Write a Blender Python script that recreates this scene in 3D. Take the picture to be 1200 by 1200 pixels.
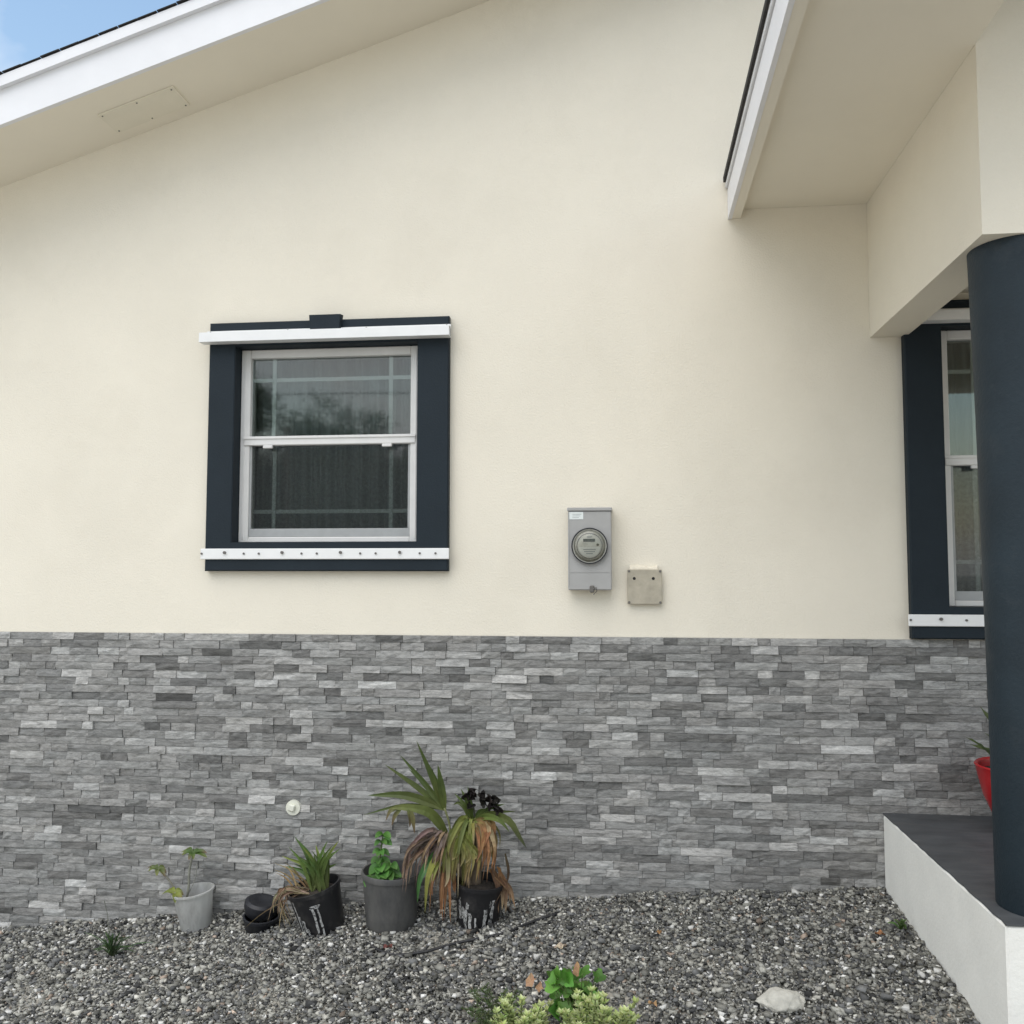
import bpy, math, random
import numpy as np
from mathutils import Vector, Matrix, noise

SC = bpy.context.scene
for o in list(bpy.data.objects): bpy.data.objects.remove(o)
COL = SC.collection
rnd = random.Random(11)
nrg = np.random.default_rng(5)

# ---------------------------------------------------------------- camera
F_PX, DIST, CAM_Z = 1060.0, 4.5, 1.65
YAW, PITCH, ROLL = math.radians(6.55), math.radians(3.76), math.radians(0.03)
fw = Vector((-math.sin(YAW)*math.cos(PITCH), math.cos(YAW)*math.cos(PITCH), math.sin(PITCH)))
rt = Vector((math.cos(YAW), math.sin(YAW), 0)); up = rt.cross(fw)
rt, up = math.cos(ROLL)*rt+math.sin(ROLL)*up, -math.sin(ROLL)*rt+math.cos(ROLL)*up
CAM = Vector((0, -DIST, CAM_Z))
cd = bpy.data.cameras.new('camera'); co = bpy.data.objects.new('camera', cd); COL.objects.link(co)
m = Matrix.Identity(4)
for i in range(3):
    m[i][0], m[i][1], m[i][2], m[i][3] = rt[i], up[i], -fw[i], CAM[i]
co.matrix_world = m
cd.sensor_width = 36; cd.lens = 36*F_PX/1200; cd.clip_start = 0.05; cd.clip_end = 600
SC.camera = co
SC.render.resolution_x = SC.render.resolution_y = 1024

# ---------------------------------------------------------------- sky, sun, exposure
SUN_EL, SUN_AZ = math.radians(57), math.radians(207)       # veiled sun behind the camera; azimuth clockwise from +Y
w = bpy.data.worlds.new('World'); SC.world = w; w.use_nodes = True
nt = w.node_tree; nt.nodes.clear()
N = nt.nodes.new; L = nt.links.new
wo = N('ShaderNodeOutputWorld'); bg = N('ShaderNodeBackground'); L(bg.outputs[0], wo.inputs[0])
sky = N('ShaderNodeTexSky'); sky.sky_type = 'NISHITA'; sky.sun_disc = False
sky.sun_elevation = SUN_EL; sky.sun_rotation = SUN_AZ; sky.air_density = 1.7; sky.dust_density = 0.4; sky.ozone_density = 1.0
tc = N('ShaderNodeTexCoord')
mp = N('ShaderNodeMapping'); mp.inputs['Scale'].default_value = (1, 1, 1.7); mp.inputs['Location'].default_value = (5.84, 2.48, 4.56)
L(tc.outputs['Generated'], mp.inputs[0])
ns = N('ShaderNodeTexNoise'); ns.inputs['Scale'].default_value = 2.1; ns.inputs['Detail'].default_value = 6; ns.inputs['Roughness'].default_value = 0.55
L(mp.outputs[0], ns.inputs['Vector'])
cr = N('ShaderNodeValToRGB'); cr.color_ramp.elements[0].position = 0.36; cr.color_ramp.elements[1].position = 0.58
L(ns.outputs[0], cr.inputs[0])
sc_ = N('ShaderNodeMix'); sc_.data_type = 'RGBA'; sc_.blend_type = 'MIX'
L(cr.outputs[0], sc_.inputs['Factor']); L(sky.outputs[0], sc_.inputs['A']); sc_.inputs['B'].default_value = (6.0, 6.0, 6.15, 1)
L(sc_.outputs['Result'], bg.inputs['Color']); bg.inputs['Strength'].default_value = 0.15
sl = bpy.data.lights.new('sun', 'SUN'); sl.energy = 1.35; sl.angle = math.radians(60); sl.color = (1, 0.95, 0.87)
so = bpy.data.objects.new('sun', sl); COL.objects.link(so)
sd = Vector((math.sin(SUN_AZ)*math.cos(SUN_EL), math.cos(SUN_AZ)*math.cos(SUN_EL), math.sin(SUN_EL)))
so.rotation_euler = sd.to_track_quat('Z', 'Y').to_euler(); so.location = sd*30
vs = SC.view_settings; vs.view_transform = 'Standard'; vs.look = 'None'; vs.gamma = 1; vs.exposure = 0.44; vs.use_curve_mapping = False

# ---------------------------------------------------------------- helpers
def ray(u, v): return fw + rt*((u-600)/F_PX) - up*((v-600)/F_PX)
def W(u, v, y):
    d = ray(u, v); return CAM + d*((y+DIST)/d.y)
GX = [-6, -3.2, -2.67, -2.38, -1.37, -.26, .45, 1.23, 3, 6]
GZ = [-.40, -.204, -.146, -.117, -.015, .075, .12, .178, .2, .2]
def G(x, y):
    z = float(np.interp(x, GX, GZ))
    return z + 0.06*max(y, -1.8)
def GP(u, v):
    d = ray(u, v); t = 3.5
    for _ in range(50):
        P = CAM+d*t; t -= 0.7*(P.z-G(P.x, P.y))/d.z
    return CAM+d*t

def tag(o, label=None, cat=None, group=None, kind=None):
    if label: o['label'] = label
    if cat: o['category'] = cat
    if group: o['group'] = group
    if kind: o['kind'] = kind
    return o
def empty(name, loc, label=None, cat=None, group=None):
    o = bpy.data.objects.new(name, None); COL.objects.link(o); o.location = loc; o.empty_display_size = .1
    return tag(o, label, cat, group)

class MB:
    """collects faces in world coordinates; build() links them as one mesh object"""
    def __init__(s): s.v = []; s.f = []; s.c = []
    def add(s, verts, faces, col=(1, 1, 1)):
        b = len(s.v); s.v += [tuple(p) for p in verts]; s.f += [tuple(i+b for i in f) for f in faces]
        if isinstance(col, list): s.c += col
        else: s.c += [col]*len(verts)
        return s
    def box(s, x0, x1, y0, y1, z0, z1, col=(1, 1, 1), bev=0.0):
        if bev <= 0:
            v = [(x, y, z) for x in (x0, x1) for y in (y0, y1) for z in (z0, z1)]
            return s.add(v, [(0, 1, 3, 2), (4, 6, 7, 5), (0, 4, 5, 1), (2, 3, 7, 6), (0, 2, 6, 4), (1, 5, 7, 3)], col)
        b = min(bev, (x1-x0)*.45, (y1-y0)*.45, (z1-z0)*.45); v = []; idx = {}
        X, Y, Z = (x0, x1), (y0, y1), (z0, z1)
        for i in (0, 1):
            for j in (0, 1):
                for k in (0, 1):
                    sx, sy, sz = (1-2*i)*b, (1-2*j)*b, (1-2*k)*b
                    for a, p in enumerate(((X[i], Y[j]+sy, Z[k]+sz), (X[i]+sx, Y[j], Z[k]+sz), (X[i]+sx, Y[j]+sy, Z[k]))):
                        idx[(i, j, k, a)] = len(v); v.append(p)
        f = []
        for i in (0, 1):
            q = [idx[(i, 0, 0, 0)], idx[(i, 1, 0, 0)], idx[(i, 1, 1, 0)], idx[(i, 0, 1, 0)]]; f.append(q if i else q[::-1])
            q = [idx[(0, i, 0, 1)], idx[(1, i, 0, 1)], idx[(1, i, 1, 1)], idx[(0, i, 1, 1)]]; f.append(q[::-1] if i else q)
            q = [idx[(0, 0, i, 2)], idx[(1, 0, i, 2)], idx[(1, 1, i, 2)], idx[(0, 1, i, 2)]]; f.append(q if i else q[::-1])
        for i in (0, 1):
            for j in (0, 1):
                fl = (i+j) % 2
                q = [idx[(i, j, 0, 0)], idx[(i, j, 1, 0)], idx[(i, j, 1, 1)], idx[(i, j, 0, 1)]]; f.append(q if not fl else q[::-1])
                q = [idx[(i, 0, j, 0)], idx[(i, 0, j, 2)], idx[(i, 1, j, 2)], idx[(i, 1, j, 0)]]; f.append(q if not fl else q[::-1])
                q = [idx[(0, i, j, 1)], idx[(1, i, j, 1)], idx[(1, i, j, 2)], idx[(0, i, j, 2)]]; f.append(q if not fl else q[::-1])
        for i in (0, 1):
            for j in (0, 1):
                for k in (0, 1): f.append([idx[(i, j, k, a)] for a in range(3)])
        return s.add(v, f, col)
    def hexa(s, P, col=(1, 1, 1)):
        """P: 8 points, bottom ring 0-3 then top ring 4-7"""
        return s.add(P, [(3, 2, 1, 0), (4, 5, 6, 7), (0, 1, 5, 4), (1, 2, 6, 5), (2, 3, 7, 6), (3, 0, 4, 7)], col)
    def lathe(s, prof, c, n=40, M=None, col=(1, 1, 1), wob=0.0):
        """profile [(r,z)] around the vertical through c (after rotation M about c)"""
        v = []; f = []; c = Vector(c)
        for r, z in prof:
            for k in range(n):
                a = 2*math.pi*k/n; rr = r*(1+wob*math.sin(2*a+1)+wob*.5*math.sin(3*a))
                p = Vector((rr*math.cos(a), rr*math.sin(a), z)); v.append((M@p if M else p)+c)
        for i in range(len(prof)-1):
            for k in range(n):
                k2 = (k+1) % n; f.append((i*n+k, i*n+k2, (i+1)*n+k2, (i+1)*n+k))
        if prof[0][0] > 1e-4: f.append(tuple(range(n-1, -1, -1)))
        if prof[-1][0] > 1e-4: f.append(tuple((len(prof)-1)*n+k for k in range(n)))
        return s.add(v, f, col)
    def disc(s, c, r0, r1, y0, y1, n=32, col=(1, 1, 1)):
        """ring/cylinder with axis along Y"""
        v = []; f = []
        for r, y in ((r0, y0), (r1, y0), (r1, y1), (r0, y1)):
            for k in range(n):
                a = 2*math.pi*k/n; v.append((c[0]+r*math.cos(a), y, c[1]+r*math.sin(a)))
        for i in range(4):
            j = (i+1) % 4
            for k in range(n):
                k2 = (k+1) % n; f.append((i*n+k, i*n+k2, j*n+k2, j*n+k))
        return s.add(v, f, col)
    def tube(s, pts, rad, n=6, col=(1, 1, 1)):
        pts = [Vector(p) for p in pts]; v = []; f = []; cl = []
        m_ = len(pts)
        for i, p in enumerate(pts):
            t = (pts[min(i+1, m_-1)]-pts[max(i-1, 0)]).normalized()
            a = t.cross(Vector((0, 0, 1)) if abs(t.z) < .9 else Vector((1, 0, 0))).normalized(); b = t.cross(a)
            r = float(np.interp(i/(m_-1), np.linspace(0, 1, len(rad)), rad)) if isinstance(rad, (list, tuple)) else rad
            for k in range(n):
                g = 2*math.pi*k/n; v.append(p+a*r*math.cos(g)+b*r*math.sin(g))
        for i in range(m_-1):
            for k in range(n):
                k2 = (k+1) % n; f.append((i*n+k, i*n+k2, (i+1)*n+k2, (i+1)*n+k))
        f.append(tuple(range(n-1, -1, -1))); f.append(tuple((m_-1)*n+k for k in range(n)))
        return s.add(v, f, col)
    def blade(s, pts, width, c0, c1, c2=None, face=(0, -1, .35), fold=.25, prof=None, seg=9, twist=0.0):
        """a strap leaf along a smoothed polyline; colours base, middle, tip"""
        P = smooth(pts, seg); c2 = c2 or c1; v = []; f = []; cl = []
        n = len(P)
        for i, p in enumerate(P):
            t = i/(n-1); tg = (P[min(i+1, n-1)]-P[max(i-1, 0)]).normalized()
            fv = Vector(face)
            sd_ = tg.cross(fv)
            if sd_.length < 1e-3: sd_ = tg.cross(Vector((1, 0, 0)))
            sd_.normalize(); nr = sd_.cross(tg)
            if twist: 
                q = Matrix.Rotation(twist*t, 3, tg); sd_ = q@sd_; nr = q@nr
            wv = width*(prof(t) if prof else (min(1, .45+2.2*t)*min(1, (1-t)*1.9)**.8+.02))
            k = c0 if t < .02 else None
            cc = [a+(b-a)*t*2 for a, b in zip(c0, c1)] if t < .5 else [a+(b-a)*(t-.5)*2 for a, b in zip(c1, c2)]
            v += [p-sd_*wv*.5+nr*wv*fold, p, p+sd_*wv*.5+nr*wv*fold]; cl += [tuple(cc)]*3
        for i in range(n-1):
            a = i*3; f += [(a, a+1, a+4, a+3), (a+1, a+2, a+5, a+4)]
        return s.add(v, f, cl)
    def build(s, name, mat, parent=None, smooth_=False, auto=False):
        me = bpy.data.meshes.new(name)
        off = Vector((0, 0, 0)); q = parent
        while q: off += q.location; q = q.parent
        me.from_pydata([(a-off.x, b-off.y, c-off.z) for a, b, c in s.v], [], s.f)
        at = me.color_attributes.new('col', 'FLOAT_COLOR', 'POINT')
        at.data.foreach_set('color', np.array([(*c, 1.0) for c in s.c], np.float32).ravel())
        if smooth_:
            me.polygons.foreach_set('use_smooth', [True]*len(me.polygons))
            if auto: me.set_sharp_from_angle(angle=math.radians(38))
        me.materials.append(mat); me.update()
        o = bpy.data.objects.new(name, me); COL.objects.link(o); o.parent = parent
        return o

def smooth(pts, seg):
    pts = [Vector(p) for p in pts]; q = [pts[0]*2-pts[1]]+pts+[pts[-1]*2-pts[-2]]; out = []
    per = max(1, math.ceil(seg/(len(pts)-1)))
    for i in range(1, len(q)-2):
        a, b, c, d = q[i-1:i+3]
        for k in range(per):
            t = k/per
            out.append(.5*((2*b)+(c-a)*t+(2*a-5*b+4*c-d)*t*t+(3*b-a-3*c+d)*t**3))
    return out+[pts[-1]]

def mat(name, col=(.5, .5, .5), rough=.6, var=.0, vscale=6., bump=0., bscale=80., attr=False, metal=0., stretch=(1, 1, 1),
        spec=.5, stain=None, stain_scale=3., trans=0., sub=0., coat=0.):
    M_ = bpy.data.materials.new(name); M_.use_nodes = True; t = M_.node_tree; b = t.nodes['Principled BSDF']
    b.inputs['Roughness'].default_value = rough; b.inputs['Metallic'].default_value = metal
    b.inputs['Specular IOR Level'].default_value = spec
    if trans: b.inputs['Transmission Weight'].default_value = trans
    if coat: b.inputs['Coat Weight'].default_value = coat
    n = t.nodes.new; l = t.links.new
    geo = n('ShaderNodeNewGeometry'); mp_ = n('ShaderNodeMapping'); mp_.inputs['Scale'].default_value = stretch; l(geo.outputs['Position'], mp_.inputs[0])
    src = None
    if attr:
        a = n('ShaderNodeAttribute'); a.attribute_name = 'col'; src = a.outputs['Color']
    else:
        r = n('ShaderNodeRGB'); r.outputs[0].default_value = (*col, 1); src = r.outputs[0]
    if var:
        ns_ = n('ShaderNodeTexNoise'); ns_.inputs['Scale'].default_value = vscale; ns_.inputs['Detail'].default_value = 6; ns_.inputs['Roughness'].default_value = .6
        l(mp_.outputs[0], ns_.inputs['Vector'])
        mr = n('ShaderNodeMapRange'); mr.inputs['From Min'].default_value = .3; mr.inputs['From Max'].default_value = .7
        mr.inputs['To Min'].default_value = 1-var; mr.inputs['To Max'].default_value = 1+var; l(ns_.outputs[0], mr.inputs[0])
        vm = n('ShaderNodeVectorMath'); vm.operation = 'SCALE'; l(src, vm.inputs[0]); l(mr.outputs[0], vm.inputs['Scale']); src = vm.outputs[0]
    if stain:
        s2 = n('ShaderNodeTexNoise'); s2.inputs['Scale'].default_value = stain_scale; s2.inputs['Detail'].default_value = 8; s2.inputs['Roughness'].default_value = .68
        l(mp_.outputs[0], s2.inputs['Vector'])
        rp = n('ShaderNodeValToRGB'); rp.color_ramp.elements[0].position = stain[1]; rp.color_ramp.elements[1].position = stain[2]; l(s2.outputs[0], rp.inputs[0])
        mx = n('ShaderNodeMix'); mx.data_type = 'RGBA'; l(rp.outputs[0], mx.inputs['Factor']); l(src, mx.inputs['A']); mx.inputs['B'].default_value = (*stain[0], 1); src = mx.outputs['Result']
    l(src, b.inputs['Base Color'])
    if bump:
        nb = n('ShaderNodeTexNoise'); nb.inputs['Scale'].default_value = bscale; nb.inputs['Detail'].default_value = 5; nb.inputs['Roughness'].default_value = .6
        l(mp_.outputs[0], nb.inputs['Vector'])
        bp = n('ShaderNodeBump'); bp.inputs['Strength'].default_value = bump; bp.inputs['Distance'].default_value = .004
        l(nb.outputs[0], bp.inputs['Height']); l(bp.outputs[0], b.inputs['Normal'])
    if sub:
        o_ = t.nodes['Material Output']; tr = n('ShaderNodeBsdfTranslucent'); l(src, tr.inputs[0]); ms = n('ShaderNodeMixShader'); ms.inputs[0].default_value = sub
        l(b.outputs[0], ms.inputs[1]); l(tr.outputs[0], ms.inputs[2]); l(ms.outputs[0], o_.inputs[0])
    return M_

M = {}
M['stucco'] = mat('cream_stucco', (.80, .745, .632), .85, var=.03, vscale=1.6, bump=.55, bscale=110, spec=.2, stain=((.735, .68, .57), .50, .85), stain_scale=1.3)
M['soffit'] = mat('soffit_paint', (.84, .785, .67), .75, var=.02, vscale=3, bump=.12, bscale=90, spec=.25)
M['fascia'] = mat('white_fascia', (.80, .80, .82), .55, var=.03, vscale=5, bump=.06, bscale=60)
M['white'] = mat('white_metal', (.82, .82, .81), .4, var=.03, vscale=12, bump=.04, bscale=60)
M['vinyl'] = mat('white_vinyl', (.72, .71, .69), .4, var=.05, vscale=9)
M['navy'] = mat('navy_paint', (.0135, .0215, .029), .65, var=.10, vscale=5, bump=.3, bscale=120, spec=.25)
M['column'] = mat('navy_column_paint', (.017, .028, .037), .6, var=.16, vscale=4, bump=.5, bscale=70, spec=.3, stain=((.045, .052, .058), .56, .9), stain_scale=6)
M['slabwhite'] = mat('white_render', (.84, .83, .78), .8, var=.05, vscale=5, bump=.5, bscale=60, stain=((.58, .57, .52), .64, .98), stain_scale=4)
M['slabtop'] = mat('dark_floor_paint', (.068, .073, .078), .6, var=.28, vscale=5, bump=.2, bscale=60, stretch=(1, 3, 1), stain=((.11, .11, .11), .52, .8), stain_scale=6)
M['shingle'] = mat('dark_shingle', (.03, .028, .027), .9, var=.3, vscale=40, bump=.5, bscale=200)
M['dark'] = mat('dark_gap', (.012, .011, .011), .8)
M['screw'] = mat('screw_metal', (.16, .15, .14), .5, metal=.6)
M['muntin'] = mat('white_muntin', (.80, .82, .83), .45)
M['screenframe'] = mat('grey_screen_frame', (.36, .37, .37), .5, var=.06, vscale=20)
M['room'] = mat('dark_room', (.10, .10, .10), .9, var=.1)
M['curtain'] = mat('sheer_curtain', (.50, .52, .54), .9, var=.08, vscale=8, stretch=(6, 1, .5), sub=.35)
M['steel'] = mat('grey_steel_paint', (.37, .365, .355), .5, var=.05, vscale=14, bump=.05, bscale=60, metal=.0)
M['steel2'] = mat('dull_zinc', (.42, .38, .30), .6, var=.14, vscale=22, metal=.1, bump=.08)
M['black'] = mat('black_plastic', (.014, .014, .016), .42, var=.2, vscale=20, stain=((.085, .08, .075), .52, .85), stain_scale=11)
M['rubber'] = mat('black_rubber', (.012, .013, .017), .5, var=.2, vscale=30, stain=((.09, .09, .09), .62, .95), stain_scale=20)
M['greypot'] = mat('dusty_black_plastic', (.055, .055, .055), .6, var=.2, vscale=18, stretch=(1, 1, .4), stain=((.115, .112, .105), .42, .68), stain_scale=7, bump=.1)
M['soil'] = mat('potting_soil', (.035, .028, .022), .95, var=.4, vscale=50, bump=1., bscale=120)
M['greysoil'] = mat('grey_soil', (.17, .165, .15), .95, var=.3, vscale=50, bump=1., bscale=120)
M['leaf'] = mat('leaf', rough=.5, attr=True, var=.18, vscale=25, sub=.22, spec=.35)
M['dryleaf'] = mat('dry_leaf', rough=.85, attr=True, var=.25, vscale=40, sub=.12, spec=.15)
M['bark'] = mat('bark', (.13, .10, .07), .9, var=.35, vscale=40, bump=.8, bscale=90, stretch=(1, 1, .3))
M['stem'] = mat('stem', rough=.7, attr=True, var=.2, vscale=40)
M['red'] = mat('red_glazed_pot', (.42, .008, .012), .35, var=.08, vscale=6, coat=.2)
M['rock'] = mat('pale_limestone', (.50, .485, .43), .9, var=.16, vscale=22, bump=1., bscale=70, spec=.2)
M['drip'] = mat('white_paint_drip', (.36, .36, .35), .75, var=.4, vscale=60, stain=((.03, .03, .03), .48, .58), stain_scale=70)
M['hose'] = mat('black_hose', (.018, .018, .02), .55, var=.2, vscale=40, stain=((.09, .085, .08), .5, .8), stain_scale=30)
M['sticker'] = mat('white_sticker', (.72, .76, .74), .5, var=.04, vscale=60)
M['ink'] = mat('grey_print', (.22, .24, .24), .6)
M['lcd'] = mat('meter_display', (.06, .07, .05), .25)
M['dial'] = mat('meter_face', (.58, .57, .50), .5, var=.06, vscale=40)
M['dialwhite'] = mat('meter_plate', (.74, .74, .68), .5, var=.05, vscale=60)
M['cap'] = mat('cream_plastic', (.72, .72, .62), .5, var=.06, vscale=30)
M['putty'] = mat('cream_putty', (.74, .68, .56), .9, var=.08, vscale=40, bump=.6)

# dirty translucent white plastic
M['bucket'] = mat('cloudy_white_plastic', (.66, .66, .64), .45, var=.16, vscale=14, stretch=(1, 1, .35), stain=((.30, .29, .27), .52, .85), stain_scale=9, sub=.45)
# flat window glass: Fresnel reflection over clear glass
def glass_mat(name, boost, tint):
    g = bpy.data.materials.new(name); g.use_nodes = True; t = g.node_tree; t.nodes.clear(); n = t.nodes.new; l = t.links.new
    o = n('ShaderNodeOutputMaterial'); tr = n('ShaderNodeBsdfTransparent'); tr.inputs[0].default_value = (*tint, 1)
    gl = n('ShaderNodeBsdfGlossy'); gl.inputs['Roughness'].default_value = .03
    fr = n('ShaderNodeFresnel'); fr.inputs['IOR'].default_value = boost; ms = n('ShaderNodeMixShader')
    l(fr.outputs[0], ms.inputs[0]); l(tr.outputs[0], ms.inputs[1]); l(gl.outputs[0], ms.inputs[2]); l(ms.outputs[0], o.inputs[0])
    return g
M['glass'] = glass_mat('window_glass', 1.8, (.86, .9, .88))
M['meterglass'] = glass_mat('meter_glass', 1.5, (.95, .95, .93))
# insect mesh: fine weave, partly open
g = bpy.data.materials.new('insect_mesh'); g.use_nodes = True; t = g.node_tree; b = t.nodes['Principled BSDF']
b.inputs['Base Color'].default_value = (.035, .04, .04, 1); b.inputs['Roughness'].default_value = .7
nz = t.nodes.new('ShaderNodeTexNoise'); nz.inputs['Scale'].default_value = 60; nz.inputs['Detail'].default_value = 4
ge = t.nodes.new('ShaderNodeNewGeometry'); t.links.new(ge.outputs['Position'], nz.inputs['Vector'])
mr = t.nodes.new('ShaderNodeMapRange'); mr.inputs['To Min'].default_value = .15; mr.inputs['To Max'].default_value = .5
t.links.new(nz.outputs[0], mr.inputs[0]); t.links.new(mr.outputs[0], b.inputs['Alpha'])
M['mesh'] = g

# stone print: tone attribute times streaks
def stone_mat():
    g = bpy.data.materials.new('grey_ledge_stone'); g.use_nodes = True; t = g.node_tree; b = t.nodes['Principled BSDF']; n = t.nodes.new; l = t.links.new
    b.inputs['Roughness'].default_value = .72; b.inputs['Specular IOR Level'].default_value = .3
    at = n('ShaderNodeAttribute'); at.attribute_name = 'col'
    ge = n('ShaderNodeNewGeometry'); sh = n('ShaderNodeMapping'); sh.inputs['Rotation'].default_value = (0, .22, 0); sh.inputs['Scale'].default_value = (14, 14, 62)
    l(ge.outputs['Position'], sh.inputs[0])
    # per-stone offset so that the grain changes at each joint
    ad = n('ShaderNodeVectorMath'); ad.operation = 'ADD'; se = n('ShaderNodeAttribute'); se.attribute_name = 'seed'
    l(sh.outputs[0], ad.inputs[0]); l(se.outputs['Color'], ad.inputs[1])
    n1 = n('ShaderNodeTexNoise'); n1.inputs['Scale'].default_value = 1.; n1.inputs['Detail'].default_value = 7; n1.inputs['Roughness'].default_value = .66; n1.inputs['Distortion'].default_value = .9
    l(ad.outputs[0], n1.inputs['Vector'])
    mr = n('ShaderNodeMapRange'); mr.inputs['From Min'].default_value = .32; mr.inputs['From Max'].default_value = .68; mr.inputs['To Min'].default_value = .36; mr.inputs['To Max'].default_value = 1.72
    n2 = n('ShaderNodeTexNoise'); n2.inputs['Scale'].default_value = 3.2; n2.inputs['Detail'].default_value = 5; n2.inputs['Roughness'].default_value = .7; n2.inputs['Distortion'].default_value = 1.5
    l(ad.outputs[0], n2.inputs['Vector']); av = n('ShaderNodeMix'); av.inputs['Factor'].default_value = .42; l(n1.outputs[0], av.inputs['A']); l(n2.outputs[0], av.inputs['B'])
    l(av.outputs['Result'], mr.inputs[0])
    vm = n('ShaderNodeVectorMath'); vm.operation = 'SCALE'; l(at.outputs['Color'], vm.inputs[0]); l(mr.outputs[0], vm.inputs['Scale'])
    l(vm.outputs[0], b.inputs['Base Color'])
    bp = n('ShaderNodeBump'); bp.inputs['Strength'].default_value = .7; bp.inputs['Distance'].default_value = .004; l(n1.outputs[0], bp.inputs['Height']); l(bp.outputs[0], b.inputs['Normal'])
    return g
M['stone'] = stone_mat()
M['grout'] = mat('dark_grout', (.13, .13, .13), .95, var=.2, vscale=30, bump=.5)

# ================================================================ GROUND
def ground_mat():
    g = mat('sandy_ground', (.33, .31, .265), .95, var=.3, vscale=60, bump=1., bscale=70)
    return g
gm = MB(); xs = [-300, -60, -20, -9] + [-6+.25*i for i in range(45)] + [9, 20, 60, 300]; ys = [300, 40, 12, 9, .3] + [-.15*i for i in range(0, 16)] + [-3, -5, -9, -20, -60, -300]
for y in ys:
    for x in xs:
        z = G(x, min(y, 0)); 
        if abs(x) > 7: z = -.25 if x < 0 else .2
        gm.v.append((x, y, z-.012)); gm.c.append((1, 1, 1))
nx = len(xs)
for j in range(len(ys)-1):
    for i in range(nx-1): gm.f.append((j*nx+i, (j+1)*nx+i, (j+1)*nx+i+1, j*nx+i+1))
tag(gm.build('ground', ground_mat(), smooth_=True), kind='structure')

mb = MB()
for i in range(12):
    for j in range(4):
        mb.box(-18+i*3+.006, -15+i*3-.006, -2.0-(j+1)*3+.006, -2.0-j*3-.006, -.42, -.20 if i < 6 else -.20, bev=.006)
tag(mb.build('bounce_slab', mat('pale_bounce', (.62, .60, .55), .85, var=.08, vscale=2, bump=.3, stain=((.46, .44, .40), .60, .9)), None), kind='structure')  # unseen pale slab, added to bounce light up onto the soffits and wall
# ================================================================ HOUSE
house = empty('house', (0, 0, -.25), 'cream stucco house with grey ledge stone base and navy window trim', 'house')
SLOPE = .320; RZ = 3.757
def rake(x):                      # soffit height of the main gable, ridge at x = 2.1
    return RZ+SLOPE*(x+3.357) if x < 2.1 else RZ+SLOPE*(2*2.1-x+3.357)
XL, XR = -4.6, 8.4
STONE_TOP = 1.330
W1 = (-1.968, -.992, 1.795, 2.825)        # opening of the first window
W2 = (1.545, 2.62, 1.48, 2.825)
# wall face with two window openings, thickness 0.2
mb = MB(); bx = sorted({XL, XR, W1[0], W1[1], W2[0], W2[1], 2.1}|{XL+.7*i for i in range(19)})
def inwin(x, z): return any(a < x < b and c < z < d for a, b, c, d in (W1, W2))
def quadwall(y, flip):
    zs = [-.35, STONE_TOP-.02, W2[2], W1[2], W1[3]]
    for i in range(len(bx)-1):
        a, b = bx[i], bx[i+1]
        for k in range(len(zs)):
            if k < len(zs)-1: P = [(a, y, zs[k]), (b, y, zs[k]), (b, y, zs[k+1]), (a, y, zs[k+1])]; cz = (zs[k]+zs[k+1])/2
            else: P = [(a, y, zs[k]), (b, y, zs[k]), (b, y, rake(b)+.06), (a, y, rake(a)+.06)]; cz = 3.
            if not inwin((a+b)/2, cz): mb.add(P, [(3, 2, 1, 0) if flip else (0, 1, 2, 3)])
quadwall(0, False); quadwall(.2, True)
for a, b, c, d in (W1, W2):
    mb.add([(a, 0, c), (a, .2, c), (b, .2, c), (b, 0, c), (a, 0, d), (a, .2, d), (b, .2, d), (b, 0, d)], [(0, 1, 5, 4), (3, 7, 6, 2), (0, 3, 2, 1), (4, 5, 6, 7)])
mb.box(XL, XL+.2, .203, 8, -.35, 3.5); mb.box(XR-.2, XR, .203, 8, -.35, 3.2); mb.box(XL, XR, 8.003, 8.2, -.35, 3.2)
mb.build('wall', M['stucco'], house)

# ---- stone cladding: backing sheet, 300 stones as pieces, the rest joined
mb = MB(); mb.box(XL, 4.5, -.0028, .0-.0005, -.3, STONE_TOP-.004)
clad = mb.build('stone_cladding', M['grout'], house)
ROW = .0383
stones = []
r2 = random.Random(3)
z = STONE_TOP; row = 0
while z > -.3:
    h = ROW*r2.uniform(.93, 1.07); x = XL+r2.uniform(-.2, 0); prev = .3
    while x < 4.5:
        wd = r2.choice((.06, .08, .095, .11, .12, .135, .155, .185, .22))*r2.uniform(.88, 1.14)
        # tone: mostly mid grey, some dark, a few pale
        q = r2.random(); tone = r2.gauss(.255, .036) if q < .66 else (r2.gauss(.165, .025) if q < .85 else r2.gauss(.36, .045))
        x1 = min(x+wd, 4.5)
        if x1 > XL+.02: stones.append((max(x, XL), x1, z-h, z, max(.07, tone), r2.random()))
        x += wd
    z -= h; row += 1
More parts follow.
